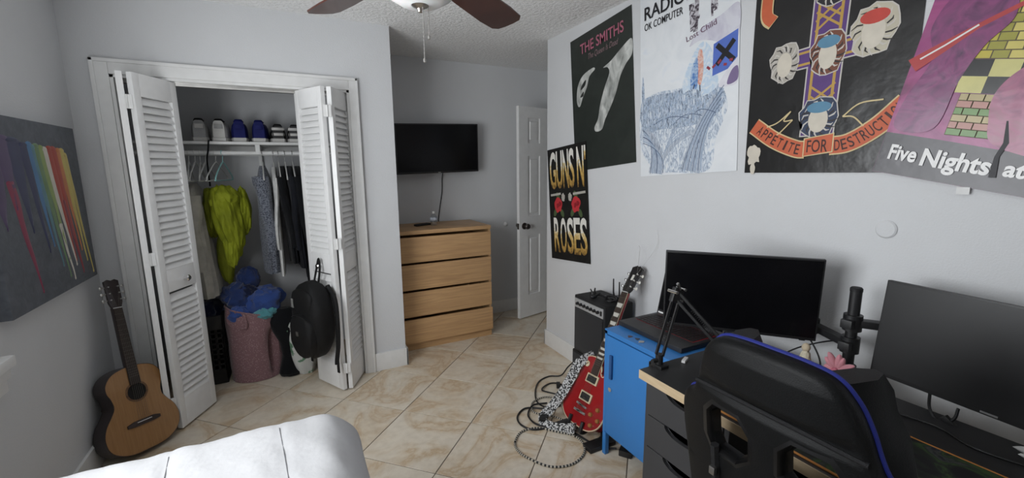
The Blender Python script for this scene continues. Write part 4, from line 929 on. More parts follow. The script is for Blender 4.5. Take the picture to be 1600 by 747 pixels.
def drape(p):
    # rounded box: the comforter hangs over the foot and the open side
    x, y, z = p.x*hx, p.y*hy, (p.z+1)/2; rr = .13
    zz_ = zb_+(zt_-zb_)*z
    ix, iy, iz = max(-hx+rr, min(hx-rr, x)), max(-hy+rr, min(hy-rr, y)), min(zt_-rr, zz_)
    d = V((x-ix, y-iy, max(0, zz_-iz)))
    if d.length > rr: d = d.normalized()*rr
    q = V((ix, iy, iz if zz_ > iz else zz_))+d
    w_ = V((cx_+q.x, cy_+q.y, q.z))
    side = 1-min(1, max(0, (w_.z-.2)/.32))
    top = min(1, max(0, (w_.z-.52)/.06))
    a = w_.x*.9+w_.y*.5; wr = noise.noise(V((w_.x*9+w_.y*6, w_.y*3-w_.x*2, 3)))*.007+noise.noise(V((w_.x*24+w_.y*12, w_.y*9, 7)))*.004+noise.noise(V((w_.x*3, w_.y*3, 9)))*.006
    s2 = 0
    for xs_ in (-.40, -.095): s2 += math.exp(-((w_.x-xs_-.05*math.sin(w_.y*2))/.012)**2)
    w_.z += top*(wr-.004*s2)
    if p.y > .98 or w_.y > cy_+hy-.06: w_.y += side*(.018*math.sin(w_.x*21)+.012*noise.noise(V((w_.x*9, w_.z*3, 2))))
    if p.x > .98 or w_.x > cx_+hx-.06: w_.x += side*(.020*math.sin(w_.y*17)+.012*noise.noise(V((w_.y*9, w_.z*3, 4))))+.02*(1-top)
    w_.x = max(w_.x, XL+.018)
    return w_
m.warp(drape); cf = thing('comforter', 'white quilted comforter spread over the bed in the left foreground', 'comforter', (-.45, .65, .09))
part('cover', m, SHEET, cf, sharp=60)
SEAM = mat('seam_thread', (.18, .18, .19), .9)
for xs_ in (-.40, -.095):
    pts = []
    for i in range(40):
        y = 1.575-i*.045; x = xs_+.05*math.sin(y*2); z = zt_-.003+noise.noise(V((x*9+y*6, y*3-x*2, 3)))*.007+noise.noise(V((x*24+y*12, y*9, 7)))*.004+noise.noise(V((x*3, y*3, 9)))*.006
        pts.append((x, y, z+.0))
    part('seam', MB().tube(pts, .0016, 5), SEAM, cf)

# ================================================================ guitars
def guitar_frame(bottom, tip, right):
    """x right as seen from the front, y up the neck, z out of the face"""
    b_, t_ = V(bottom), V(tip); y = (t_-b_).normalized(); x = V(right); x = (x-y*x.dot(y)).normalized(); z = x.cross(y)
    return M(((x.x, y.x, z.x, b_.x), (x.y, y.y, z.y, b_.y), (x.z, y.z, z.z, b_.z), (0, 0, 0, 1)))
def outline2(pts, per=8): return [(q.x, q.y) for q in spline([V((*p, 0)) for p in pts], per, True)]
# acoustic
WIRE = mat('string_wire', (.16, .15, .13), .4, .7)
def stuff(o): o['kind'] = 'stuff'; return o
SPR = wood('spruce_top', (.29, .145, .05), (.36, .19, .07), .35, (60, 3, 3), coat=.3); ROSE = wood('dark_rosewood', (.022, .014, .012), (.045, .028, .022), .5, (20, 3, 3)); SIDE = mat('dark_guitar_side', (.03, .02, .02), .35, coat=.3)
gm = guitar_frame((-.766, 2.738, .030), (-.888, 2.985, .925), (.66, .75, 0)) @ M.Scale(.93, 4)
ag = thing('acoustic_guitar', 'acoustic guitar with a honey coloured top leaning in the left corner', 'guitar', mx=gm)
ah = [(0, 0), (.10, .008), (.172, .055), (.192, .125), (.178, .19), (.142, .245), (.122, .285), (.128, .335), (.142, .375), (.138, .42), (.105, .462), (.05, .482), (0, .485)]
ol = outline2(ah+[(-x, y) for x, y in ah[1:-1]][::-1], 5)
lpart('body', MB().prism(ol, M.Translation((0, 0, -.10)), .099, bev=.004), SIDE, ag)
lpart('soundboard', MB().prism([(x*.985, .242+(y-.242)*.985) for x, y in ol], M.Translation((0, 0, -.003)), .004, bev=.001, seg=1), SPR, ag)
ce = [(.047*math.cos(2*PI*i/28), .335+.047*math.sin(2*PI*i/28)) for i in range(28)]; co_ = [(.058*math.cos(2*PI*i/28), .335+.058*math.sin(2*PI*i/28)) for i in range(28)]
lpart('rosette', MB().prism(co_, M.Translation((0, 0, .001)), .0008), wood('rosette', (.08, .04, .02), (.2, .10, .04)), ag)
lpart('soundhole_shade_disc', MB().prism(ce, M.Translation((0, 0, .0012)), .001), mat('hole_shade', (.006, .005, .005), .9), ag)  # dark disc on the uncut top paints in the shade inside the hole
lpart('bridge', MB().prism([(-.085, .150), (-.05, .146), (.05, .146), (.085, .150), (.085, .166), (.05, .176), (-.05, .176), (-.085, .166)], M.Translation((0, 0, .001)), .009, bev=.002), ROSE, ag)
lpart('saddle', MB().box((0, .166, .011), (.075, .003, .004)), TRIM, ag)
lpart('neck', MB().prism([(-.028, .40), (.028, .40), (.023, .83), (-.023, .83)], M.Translation((0, 0, -.020)), .022, bev=.004), SIDE, ag)
fb = lpart('fingerboard', MB().prism([(-.028, .378), (.028, .378), (.0225, .825), (-.0225, .825)], M.Translation((0, 0, .002)), .006, bev=.001, seg=1), ROSE, ag)
m = MB()
for k in range(18):
    y = .825-.62*(1-2**(-(k+1)/12.))
    if y > .385: m.box((0, y, .0085), (.048, .0015, .0015))
stuff(lpart('frets', m, WIRE, fb))
lpart('headstock', MB().prism([(-.023, .825), (.023, .825), (.034, .86), (.036, .985), (.018, .995), (0, .985), (-.018, .995), (-.036, .985), (-.034, .86)], M.Translation((0, 0, -.012)) @ M.Rotation(R(0), 4, 'X'), .015, bev=.002), SIDE, ag)
lpart('nut', MB().box((0, .827, .008), (.044, .005, .005)), TRIM, ag)
for s_ in (-1, 1):
    for k in range(3):
        m = MB(); m.cyl((s_*.024, .875+k*.038, .002), (s_*.024, .875+k*.038, .012), .004, n=8); m.cyl((s_*.034, .875+k*.038, -.006), (s_*.048, .875+k*.038, -.006), .003, n=8); m.ball((s_*.054, .875+k*.038, -.006), (.008, .010, .004), 10, 6); lpart('tuning_peg', m, STEEL, ag)
for k in range(6):
    x = -.019+k*.0076; lpart('string', MB().tube([(x*1.35, .163, .012), (x*.95, .827, .0112), ((-1 if k < 3 else 1)*.024, .875+(k if k < 3 else 5-k)*.038, .010)], .0006, 4), WIRE, ag)

# electric, cradled on a black stand
REDF = mat('cherry_burst', (.30, .012, .014), .18, var=.35, scale=4, coat=.6); CREAM = mat('cream_plastic', (.62, .53, .36), .4); EBON = mat('dark_fingerboard', (.035, .018, .012), .5); PEARL = mat('pearl_inlay', (.70, .68, .62), .3)
em = guitar_frame((1.325, 1.808, .055), (1.790, 1.872, .925), (.06, -1, 0))
eg = thing('electric_guitar', 'cherry red single cutaway electric guitar leaning in front of the black amplifier', 'guitar', mx=em)
eo = [(0, 0), (.085, .006), (.145, .045), (.166, .105), (.158, .165), (.128, .215), (.112, .250), (.118, .290), (.125, .315), (.112, .338), (.088, .328), (.062, .305), (.042, .318), (.034, .345), (0, .385), (-.04, .392), (-.085, .382), (-.122, .345), (-.130, .300), (-.116, .255), (-.128, .215), (-.158, .165), (-.166, .105), (-.145, .045), (-.085, .006)]
ol = outline2(eo, 5)
lpart('body', MB().prism(ol, M.Translation((0, 0, -.048)), .052, bev=.009, seg=3), REDF, eg)
lpart('binding', MB().tube([(x*.985, .19+(y-.19)*.985, .0005) for x, y in ol], .0042, 6, closed=True), CREAM, eg)
for y, mt_, in ((.268, CREAM), (.165, CREAM)):
    pk = lpart('pickup', MB().box((0, y, .008), (.090, .052, .008), bev=.003), CREAM, eg)
    q = lpart('pickup_cover', MB().box((0, y, .013), (.068, .036, .008), bev=.003), mat('pickup_black', (.02, .02, .02), .3), pk)
    mm = MB()
    for i in range(6):
        for j in (-1, 1): mm.cyl((-.025+i*.010, y+j*.008, .016), (-.025+i*.010, y+j*.008, .0182), .0032, n=8)
    lpart('pole_pieces', mm, CHROME, pk)
lpart('bridge', MB().box((0, .115, .013), (.086, .012, .012), rot=M.Rotation(R(-4), 3, 'Z'), bev=.003), CHROME, eg)
lpart('tailpiece', MB().box((0, .080, .013), (.094, .014, .010), bev=.004), CHROME, eg)
for x, y in ((.112, .135), (.135, .085), (.075, .095), (.098, .045)): lpart('control_knob', MB().lathe([(0, .003), (.0125, .003), (.0115, .014), (.009, .017), (0, .017)], c=(x, y, 0), n=16), mat('amber_knob', (.30, .14, .04), .25, coat=.5), eg)
sw = lpart('switch_ring', MB().lathe([(.007, .004), (.017, .004), (.017, .0065), (.007, .0065)], c=(-.078, .335, 0), n=20), CREAM, eg); lpart('switch_tip', MB().cyl((-.078, .335, .003), (-.073, .342, .02), .003, .004, 8), CREAM, sw)
lpart('neck', MB().prism([(-.026, .33), (.026, .33), (.0225, .80), (-.0225, .80)], M.Translation((0, 0, -.018)), .022, bev=.005), REDF, eg)
fb = lpart('fingerboard', MB().prism([(-.028, .292), (.028, .292), (.022, .80), (-.022, .80)], M.Translation((0, 0, .004)), .006, bev=.001, seg=1), EBON, eg)
lpart('neck_binding', MB().prism([(-.0292, .290), (.0292, .290), (.0232, .80), (-.0232, .80)], M.Translation((0, 0, .0035)), .0045), CREAM, fb)
fy = [.80-.62*(1-2**(-k/12.)) for k in range(23)]; m = MB()
for y in fy[1:]: m.box((0, y, .0105), (.048, .0016, .0015))
stuff(lpart('frets', m, WIRE, fb))
for k in (3, 5, 7, 9, 12, 15, 17, 19):
    yc = (fy[k]+fy[k-1])/2; hh_ = (fy[k-1]-fy[k])*.42; w_ = .0245-.003*(1-(k/20)); lpart('inlay', MB().prism([(-w_*.80, yc-hh_), (w_*.80, yc-hh_), (w_*.95, yc+hh_), (-w_*.95, yc+hh_)], M.Translation((0, 0, .0096)), .0008), PEARL, fb)
hd = lpart('headstock', MB().prism([(-.022, .80), (.022, .80), (.034, .825), (.031, .90), (.040, .965), (.022, .972), (.010, .982), (0, .972), (-.010, .982), (-.022, .972), (-.040, .965), (-.031, .90), (-.034, .825)], M.Translation((0, 0, .004)) @ M.Translation((0, .80, 0)) @ M.Rotation(R(-10), 4, 'X') @ M.Translation((0, -.80, -.014)), .014, bev=.002), mat('headstock_black', (.012, .010, .010), .25, coat=.4), eg)
lpart('nut', MB().box((0, .802, .008), (.043, .004, .006)), TRIM, eg)
hm_ = M.Translation((0, .80, .004)) @ M.Rotation(R(-10), 4, 'X')
for s_ in (-1, 1):
    for k in range(3):
        m = MB(); y = .040+k*.042; x = s_*(.022+.002*k)
        m.cyl(hm_ @ V((x, y, 0)), hm_ @ V((x, y, .010)), .004, n=8); m.cyl(hm_ @ V((s_*.032, y, -.010)), hm_ @ V((s_*.048, y, -.010)), .0025, n=8); m.ball(hm_ @ V((s_*.054, y, -.010)), (.008, .010, .004), 10, 6); lpart('tuning_peg', m, PEARL if s_ > 0 else CHROME, eg)
for k in range(6):
    x = -.017+k*.0068; lpart('string', MB().tube([(x*1.5, .082, .019), (x*1.5, .115, .0205), (x*1.05, .802, .0125), hm_ @ V(((-1 if k < 3 else 1)*.023, .04+(k if k < 3 else 5-k)*.042, .008))], .0006, 4), WIRE, eg)
m = MB(); a_ = hm_ @ V((.023, .125, .008))
for q in ((V((1.835, 1.77, 1.03)), V((1.838, 1.775, 1.13))), (V((1.80, 1.86, 1.0)), V((1.83, 1.90, 1.02)))):
    e_ = [em.inverted() @ x for x in q]; m.tube(spline([a_, e_[0], e_[1]], 6), .0007, 4)
lpart('loose_string_end', m, STEEL, eg)
# crest on the headstock: small pale inlay lines
lpart('headstock_inlay', MB().box(hm_ @ V((0, .10, .0012)), (.016, .035, .001), rot=hm_.to_3x3()), PEARL, hd)
# guitar strap with black and white print, trailing onto the floor
STRP = pattern('black_white_print', (.012, .012, .013), (.62, .62, .62), 110, .50, .7, 'NOISE', .03)
sp_ = [em @ V((-.085, .395, -.03)), V((1.43, 1.93, .355)), V((1.385, 1.945, .27)), V((1.325, 1.955, .175)), V((1.27, 1.985, .085)), V((1.228, 2.00, .034)), V((1.205, 1.955, .024)), V((1.235, 1.895, .020)), V((1.275, 1.845, .030)), V((1.30, 1.80, .05)), em @ V((-.01, -.012, -.02))]
cs = spline(sp_, 8); m = MB(); prev = None; rr_ = []
for i, q in enumerate(cs):
    t = (cs[min(i+1, len(cs)-1)]-cs[max(i-1, 0)]).normalized(); s_ = i/(len(cs)-1)
    wv = t.cross(V((.60, .72, -.35))).normalized(); wv = (wv-t*wv.dot(t)).normalized()*.027; nn = t.cross(wv).normalized()*.0015
    rr_.append([q+wv+nn, q-wv+nn, q-wv-nn, q+wv-nn])
m.loft(rr_); sto = thing('guitar_strap', 'black and white printed guitar strap trailing from the red guitar to the floor', 'strap', (1.25, 1.95, .0)); part('webbing', m, STRP, sto)
part('leather_end', MB().tube([cs[-1]+V((0, .02, .0)), cs[-1]], .012, 8), BLACK, sto); part('slide_buckle', MB().box((1.222, 1.985, .036), (.06, .045, .02), rot=M.Rotation(R(40), 3, 'Z'), bev=.006), BLACK, sto)
# stand
gs = thing('guitar_stand', 'black folding stand holding up the red electric guitar', 'guitar stand', (1.42, 1.78, 0))
part('leg', MB().tube([(1.50, 1.78, .10), (1.40, 1.90, .018), (1.27, 1.92, .012)], .010, 8), BLACK, gs); part('leg', MB().tube([(1.50, 1.78, .10), (1.42, 1.70, .018), (1.30, 1.66, .012)], .010, 8), BLACK, gs)
part('leg', MB().tube([(1.50, 1.78, .10), (1.60, 1.78, .012)], .010, 8), BLACK, gs); part('foot', MB().b2((1.29, 1.63, .0), (1.46, 1.70, .024), bev=.006), BLACK, gs); part('foot', MB().b2((1.26, 1.89, 0), (1.36, 1.935, .024), bev=.006), BLACK, gs)
for s_ in (-1, 1):
    part('cradle_prong', MB().tube(spline([em @ V((s_*.035, .02, -.075)), em @ V((s_*.045, -.014, -.03)), em @ V((s_*.05, -.012, .008)), em @ V((s_*.05, .04, .016))], 5), .010, 8), BLACK, gs)
part('spine', MB().tube([(1.50, 1.78, .10), em @ V((0, .02, -.075)), em @ V((0, .10, -.070))], .011, 8), BLACK, gs)

# ================================================================ amplifier stack
TOL = mat('black_tolex', (.013, .013, .014), .6, bump=.5, bscale=420, spec=.4); GRL = pattern('grille_cloth', (.007, .007, .008), (.018, .018, .02), 500, .5, .9, 'NOISE', .15)
AX0, AX1, AY0, AY1, AZ0, AZ1 = 1.60, 1.825, 1.925, 2.235, .287, .665
am = thing('guitar_amplifier', 'black practice amplifier with a silver control panel, topmost of the black stack', 'amplifier', (1.71, 2.08, AZ0))
part('cabinet', MB().b2((AX0+.008, AY0, AZ0), (AX1, AY1, AZ1), bev=.012), TOL, am)
part('grille', MB().b2((AX0, AY0+.016, AZ0+.018), (AX0+.012, AY1-.016, AZ1-.088), bev=.003), GRL, am)
pn = part('control_panel', MB().b2((AX0+.001, AY0+.012, AZ1-.078), (AX0+.012, AY1-.012, AZ1-.018), bev=.002), mat('silver_panel', (.36, .36, .36), .45, .1), am)
for k in range(7):
    y = AY1-.05-k*.034; part('control_knob', MB().cyl((AX0+.002, y, AZ1-.047), (AX0-.014, y, AZ1-.047), .011, .009, 14), BLACK, pn)
part('power_switch', MB().b2((AX0-.004, AY0+.022, AZ1-.062), (AX0+.002, AY0+.036, AZ1-.034), bev=.001), BLACK, pn)
part('handle', MB().tube(spline([(1.70, AY0+.06, AZ1-.002), (1.70, AY0+.07, AZ1+.014), (1.70, (AY0+AY1)/2, AZ1+.020), (1.70, AY1-.07, AZ1+.014), (1.70, AY1-.06, AZ1-.002)], 5), .009, 8), BLACK, am)
for x in (AX0+.03, AX1-.03):
    for y in (AY0+.03, AY1-.03): part('rubber_foot', MB().cyl((x, y, AZ0-.009), (x, y, AZ0+.002), .012), BLACKM, am)
lo = thing('speaker_cabinet', 'small black speaker box on the floor beneath the practice amplifier', 'speaker', (1.71, 2.08, 0))
part('cabinet', MB().b2((AX0+.018, AY0-.005, .008), (AX1-.002, AY1+.03, AZ0-.010), bev=.010), TOL, lo); part('grille', MB().b2((AX0+.010, AY0+.012, .025), (AX0+.022, AY1+.012, AZ0-.028), bev=.003), GRL, lo)
part('metal_badge', MB().b2((AX0+.008, AY0+.03, .23), (AX0+.012, AY0+.10, .245)), STEEL, lo)
for x in (AX0+.05, AX1-.03):
    for y in (AY0+.03, AY1): part('rubber_foot', MB().cyl((x, y, 0), (x, y, .010), .012), BLACKM, lo)
# clip-on gadget on the amp
cp = thing('capo', 'black spiky clip standing on top of the practice amplifier', 'clip', (1.66, 2.10, AZ1))
part('base', MB().ball((1.66, 2.10, AZ1+.014), (.028, .02, .014)), BLACK, cp)
for dx, dy, dz in ((-.005, .03, .055), (.0, -.01, .07), (.012, -.045, .045)): part('arm', MB().cyl((1.66, 2.10, AZ1+.012), (1.66+dx, 2.10+dy, AZ1+dz), .008, .004, 8), BLACK, cp)
o = finish('coiled_cable', MB().tube([(1.70+.035*math.cos(i*.5)*(1+.1*math.sin(i)), 1.985+.038*math.sin(i*.5), AZ1+.006+.0016*i) for i in range(36) if i < 20], .006, 7).bm, BLACK); tag(o, 'short black cable coiled on top of the practice amplifier', 'cable')

# ================================================================ blue cabinet, router, laptop
BLUEM = mat('blue_powder_coat', (.035, .19, .50), .42, var=.03, scale=4, spec=.45)
KX0, KX1, KY0, KY1, KZ0, KZ1 = 1.355, 1.775, 1.175, 1.618, .125, .682
kc = thing('metal_cabinet', 'bright blue metal locker cabinet on legs beside the desk', 'cabinet', ((KX0+KX1)/2, (KY0+KY1)/2, 0))
m = MB(); m.b2((KX0+.004, KY0, KZ0), (KX1, KY0+.006, KZ1)); m.b2((KX0+.004, KY1-.006, KZ0), (KX1, KY1, KZ1)); m.b2((KX1-.006, KY0, KZ0), (KX1, KY1, KZ1)); m.b2((KX0+.004, KY0, KZ0), (KX1, KY1, KZ0+.012)); m.b2((KX0, KY0, KZ0), (KX0+.012, KY0+.016, KZ1)); m.b2((KX0, KY1-.016, KZ0), (KX0+.012, KY1, KZ1)); m.b2((KX0, KY0, KZ1-.02), (KX0+.012, KY1, KZ1))
part('shell', m, BLUEM, kc); part('top', MB().b2((KX0-.002, KY0-.001, KZ1-.004), (KX1, KY1+.001, KZ1+.004), bev=.002), BLUEM, kc)
do = part('cabinet_door', MB().b2((KX0-.004, KY0+.018, KZ0+.012), (KX0+.008, KY1-.020, KZ1-.024), bev=.003), BLUEM, kc)
part('handle', MB().box((KX0-.010, KY1-.062, .505), (.012, .018, .125), bev=.004), mat('handle_blue', (.015, .075, .22), .5), do)
part('lock', MB().cyl((KX0-.004, KY1-.058, .385), (KX0-.012, KY1-.058, .385), .011), CHROME, do)
for x in (KX0+.012, KX1-.012):
    for y in (KY0+.012, KY1-.012): part('leg', MB().b2((x-.012, y-.012, 0), (x+.012, y+.012, KZ0+.002), bev=.002), BLUEM, kc)
KT = KZ1+.004
rt = thing('router', 'black router with two upright antennas on the back corner of the practice amplifier', 'router', (1.765, 1.965, AZ1), R(75))
lpart('case', MB().box((0, .0, .016), (.085, .045, .028), bev=.006), BLACK, rt)
for x in (-.035, .045): lpart('antenna', MB().tube([(x, .026, .018), (x, .032, .05), (x, .034, .135)], .0065, 8, r1=.004), BLACK, rt)
m = MB()
for i in range(5): m.box((-.03+i*.014, -.0255, .016), (.005, .002, .004))
lpart('status_lights', m, mat('indicator_white', (.7, .7, .7), .4), rt)
for nm, x, y, c_, l_ in (('guitar_pick', 1.385, 1.475, (.05, .01, .012), 'dark red guitar pick on the front of the blue cabinet top'), ('guitar_pick', 1.395, 1.435, (.02, .03, .06), 'dark blue guitar pick beside the red one on the blue cabinet')):
    o = finish(nm, MB().prism(outline2([(0, -.014), (.011, .004), (.010, .011), (0, .013), (-.010, .011), (-.011, .004)], 4), M.Translation((x, y, KT)) @ M.Rotation(x*40, 4, 'Z'), .0012).bm, mat('pick_%d' % int(x*1000), c_, .3)); tag(o, l_, 'guitar pick')
o = finish('metal_tag', MB().prism(outline2([(0, -.012), (.016, 0), (0, .012), (-.016, 0)], 4), M.Translation((1.388, 1.402, KT)), .002).bm, STEEL); tag(o, 'small shiny metal piece beside the picks on the blue cabinet', 'metal piece')
LMAT = mat('laptop_shell', (.018, .018, .020), .42)
lap = thing('laptop', 'black gaming laptop with red lit keys open on the blue cabinet', 'laptop', (1.585, 1.425, KT), 0)
lx0, lx1, ly0, ly1 = -.145, .125, -.205, .195
bs = lpart('base', MB().b2((lx0, ly0, .002), (lx1, ly1, .026), bev=.006), LMAT, lap)
KEY = mat('key_cap', (.012, .011, .012), .5)
LEG = mat('red_key_glow', (.10, .004, .008), .6); nt, b = base(LEG); b.inputs['Emission Color'].default_value = (.6, .015, .03, 1); b.inputs['Emission Strength'].default_value = .10
lpart('key_tray', MB().b2((lx0+.095, ly0+.022, .0258), (lx1-.022, ly1-.022, .0264)), LEG, bs)
m = MB()
for r_ in range(6):
    for c_ in range(17):
        m.box((lx0+.108+r_*.0245, ly0+.035+c_*.0206, .0275), (.0205, .0170, .003))
k_ = lpart('keys', m, KEY, bs); k_['kind'] = 'stuff'
lpart('touchpad', MB().b2((lx0+.012, -.05, .0258), (lx0+.085, .055, .0265)), BLACK, bs)
ld = M.Translation((lx1-.004, 0, .024)) @ M.Rotation(R(12), 4, 'Y')
ldp = MB(); ldp.box((.004, (ly0+ly1)/2, .125), (.008, ly1-ly0, .250), bev=.003); ldp.warp(lambda p: ld @ p); lid = lpart('lid', ldp, LMAT, lap)
q = MB(); q.b2((-.0012, ly0+.008, .022), (0.001, ly1-.008, .243)); q.warp(lambda p: ld @ p); lpart('screen', q, GLOSSB, lid)
for y, l_ in ((ly1-.03, 0),):
    q = MB(); q.b2((-.0016, y-.03, .004), (-.0002, y+.02, .012)); q.warp(lambda p: ld @ p); lpart('palm_sticker', q, TRIM, lid)
lpart('hinge', MB().cyl((lx1-.004, ly0+.04, .022), (lx1-.004, ly1-.04, .022), .007, n=10), BLACKM, lap)

# ================================================================ desk and drawer unit
TX0, TX1, TY0, TY1, TZ0, TZ1 = 1.112, 1.702, -.34, 1.130, .700, .735
DKT = mat('charcoal_laminate', (.026, .026, .027), .5, var=.04, scale=4); BIRCH = wood('birch_edge', (.48, .36, .22), (.58, .45, .29), .5, (5, 5, 40))
dk = thing('desk', 'desk with a charcoal top and pale wood edges along the poster wall', 'desk', ((TX0+TX1)/2, .4, 0))
part('core', MB().b2((TX0, TY0, TZ0), (TX1, TY1, TZ1-.001), bev=.001, seg=1), BIRCH, dk); part('top', MB().b2((TX0+.0015, TY0+.0015, TZ1-.0012), (TX1-.0015, TY1-.0015, TZ1)), DKT, dk)
for x in (TX0+.06, TX1-.06): part('leg', MB().cyl((x, TY0+.08, 0), (x, TY0+.08, TZ0), .025), BLACK, dk)
GRY = mat('charcoal_drawer', (.040, .040, .043), .5, var=.04, scale=5)
QX0, QX1, QY0, QY1 = 1.128, 1.690, .765, 1.108
du = thing('drawer_unit', 'charcoal five drawer unit supporting the far end of the desk', 'drawers', ((QX0+QX1)/2, (QY0+QY1)/2, 0))
m = MB(); m.b2((QX0+.004, QY0, .012), (QX1, QY0+.016, TZ0)); m.b2((QX0+.004, QY1-.016, .012), (QX1, QY1, TZ0)); m.b2((QX1-.01, QY0, .012), (QX1, QY1, TZ0)); m.b2((QX0+.02, QY0+.016, .012), (QX1, QY1-.016, .03)); m.b2((QX0+.02, QY0+.016, TZ0-.014), (QX1, QY1-.016, TZ0))
part('carcass', m, GRY, du)
for x in (QX0+.04, QX1-.04):
    for y in (QY0+.03, QY1-.03): part('foot', MB().cyl((x, y, 0), (x, y, .014), .015), BLACK, du)
dz = [.024, .158, .300, .442, .570]; dh = [.130, .138, .138, .124, .124]; wy = QY1-QY0-.036
for z, h_ in zip(dz, dh):
    pts = [(0, 0), (wy, 0), (wy, h_)]+[(wy/2+.075*math.cos(PI*i/12), h_-.030*math.sin(PI*i/12)**.8) for i in range(13)]+[(0, h_)]
    mx = M(((0, 0, 1, QX0), (-1, 0, 0, QY1-.018), (0, 1, 0, z), (0, 0, 0, 1)))
    d = part('drawer', MB().prism(pts, mx, .016, bev=.0012, seg=1), GRY, du)
    m = MB(); m.b2((QX0+.016, QY0+.03, z+.01), (QX1-.06, QY0+.042, z+h_-.035)); m.b2((QX0+.016, QY1-.042, z+.01), (QX1-.06, QY1-.03, z+h_-.035)); m.b2((QX0+.016, QY0+.03, z+.01), (QX1-.06, QY1-.03, z+.016)); m.b2((QX1-.07, QY0+.03, z+.01), (QX1-.06, QY1-.03, z+h_-.035)); part('drawer_box', m, BLACKM, d)
# desk mat with orange stitched edge
MATP = mat('desk_mat_print', (.01, .012, .014), .85); nt, b = base(MATP); tc = _n(nt, 'ShaderNodeTexCoord'); n1 = _n(nt, 'ShaderNodeTexNoise'); n1.inputs['Scale'].default_value = 11; n1.inputs['Detail'].default_value = 8; n1.inputs['Distortion'].default_value = 1; nt.links.new(tc.outputs['Object'], n1.inputs['Vector'])
nt.links.new(ramp(nt, n1.outputs['Fac'], [(.40, (.006, .006, .008)), (.5, (.012, .018, .012)), (.56, (.035, .075, .018)), (.60, (.012, .022, .014)), (.66, (.05, .052, .05)), (.72, (.01, .01, .02))]), b.inputs['Base Color'])
dm = thing('desk_mat', 'printed dark green desk mat with an orange stitched edge on the desk', 'desk mat', (1.30, .4, TZ1)); GY0, GY1, GX0, GX1 = -.15, .805, 1.128, 1.474
part('pad', MB().b2((GX0, GY0, TZ1), (GX1, GY1, TZ1+.004), bev=.001, seg=1), MATP, dm)
part('stitched_edge', MB().tube([(GX0, GY0, TZ1+.003), (GX1, GY0, TZ1+.003), (GX1, GY1, TZ1+.003), (GX0, GY1, TZ1+.003)], .0032, 6, closed=True), mat('orange_thread', (.42, .17, .035), .8), dm)
# monitors, pole and arms
PX, PY = 1.700, .728
mp = thing('monitor_stand', 'black pole stand with two arms clamped to the desk back holding both monitors', 'monitor arm', (PX, PY, TZ1))
part('pole', MB().cyl((PX, PY, TZ1+.01), (PX, PY, 1.060), .0175, n=20), BLACK, mp); part('pole_cap', MB().lathe([(0, 1.056), (.0185, 1.056), (.0185, 1.066), (.015, 1.070), (0, 1.070)], c=(PX, PY, 0)), BLACKM, mp)
m = MB(); m.b2((PX-.05, PY-.045, TZ1), (PX+.03, PY+.045, TZ1+.014), bev=.003); m.cyl((PX, PY, TZ1+.01), (PX, PY, TZ1+.055), .026); m.b2((PX+.003, PY-.03, TZ0-.06), (PX+.012, PY+.03, TZ1+.01)); m.b2((PX-.05, PY-.03, TZ0-.062), (PX+.012, PY+.03, TZ0-.052)); m.cyl((PX-.035, PY, TZ0-.055), (PX-.035, PY, TZ0), .009)
part('clamp', m, BLACK, mp)
def mon(name, label, c, yaw, tilt, w_, scr, cable=None):
    n = V((-math.cos(yaw), -math.sin(yaw), 0)); r_ = V((math.sin(yaw), -math.cos(yaw), 0)); u = V((0, 0, 1))*math.cos(tilt)-n*math.sin(tilt); nn = r_.cross(u)
    mx = M(((r_.x, u.x, nn.x, c[0]), (r_.y, u.y, nn.y, c[1]), (r_.z, u.z, nn.z, c[2]), (0, 0, 0, 1))); h_ = w_*.5625+.012
    t = thing('monitor', label, 'monitor', mx=mx)
    lpart('casing', MB().box((0, 0, -.010), (w_, h_, .018), bev=.003), BLACK, t); lpart('screen', MB().box((0, .003, -.0005), (w_-.012, h_-.018, .0015)), scr, t)
    lpart('back_housing', MB().box((0, -.02, -.028), (w_*.6, h_*.6, .024), bev=.010), BLACK, t); lpart('mount_plate', MB().box((0, 0, -.043), (.11, .11, .008), bev=.002), BLACKM, t)
    lpart('maker_badge', MB().box((.02, -h_/2+.007, .0002), (.035, .005, .001)), mat('badge_grey', (.25, .25, .25), .4), t)
    lpart('power_button', MB().box((w_*.42, -h_/2-.002, -.006), (.02, .004, .006), bev=.001, seg=1), BLACK, t)
    return t, mx
t1_, mx1 = mon('monitor', 'black monitor with a dark blank screen in front of the laptop', (1.520, 1.036, .990), .711, -.073, .542, GLOSSB)
t2_, mx2 = mon('monitor', 'monitor with a grey sheen on its screen at the right edge of the desk', (1.650, .382, .962), -.109, .10, .532, SCRM)
def arm(z, mxm, elbow, zc):
    tgt = mxm @ V((0, 0, -.055)); m = MB(); m.cyl((PX, PY, z-.028), (PX, PY, z+.028), .028, n=20); m.box((PX-.03, PY+.0, z), (.03, .035, .03), bev=.004); part('pole_collar', m, BLACK, mp)
    for a, b_ in (((PX, PY, z), elbow), (elbow, tuple(tgt))):
        a, b_ = V(a), V(b_); d = b_-a; mm = MB(); mm.box((a+b_)/2, (d.length, .038, .026), rot=frame((0, 0, 0), d, V((0, 0, 1)).cross(d)).to_3x3(), bev=.006); part('arm_segment', mm, BLACK, mp)
    mm = MB(); e = V(elbow); mm.cyl(e-V((0, 0, .028)), e+V((0, 0, .028)), .024, n=18); part('elbow_joint', mm, BLACKM, mp)
    mm = MB(); mm.cyl(tgt-V((0, 0, .035)), tgt+V((0, 0, .035)), .018, n=14); part('tilt_head', mm, BLACKM, mp)
arm(.865, mx1, (1.782, .895, .865), 0); arm(.945, mx2, (1.785, .600, .945), 0)
def cable(label, pts, r=.0035, mt=None, name='cable', n=6, per=7, **k):
    o = finish(name, MB().tube(spline(pts, per), r, n, **k).bm, mt or BLACK); return tag(o, label, 'cable')
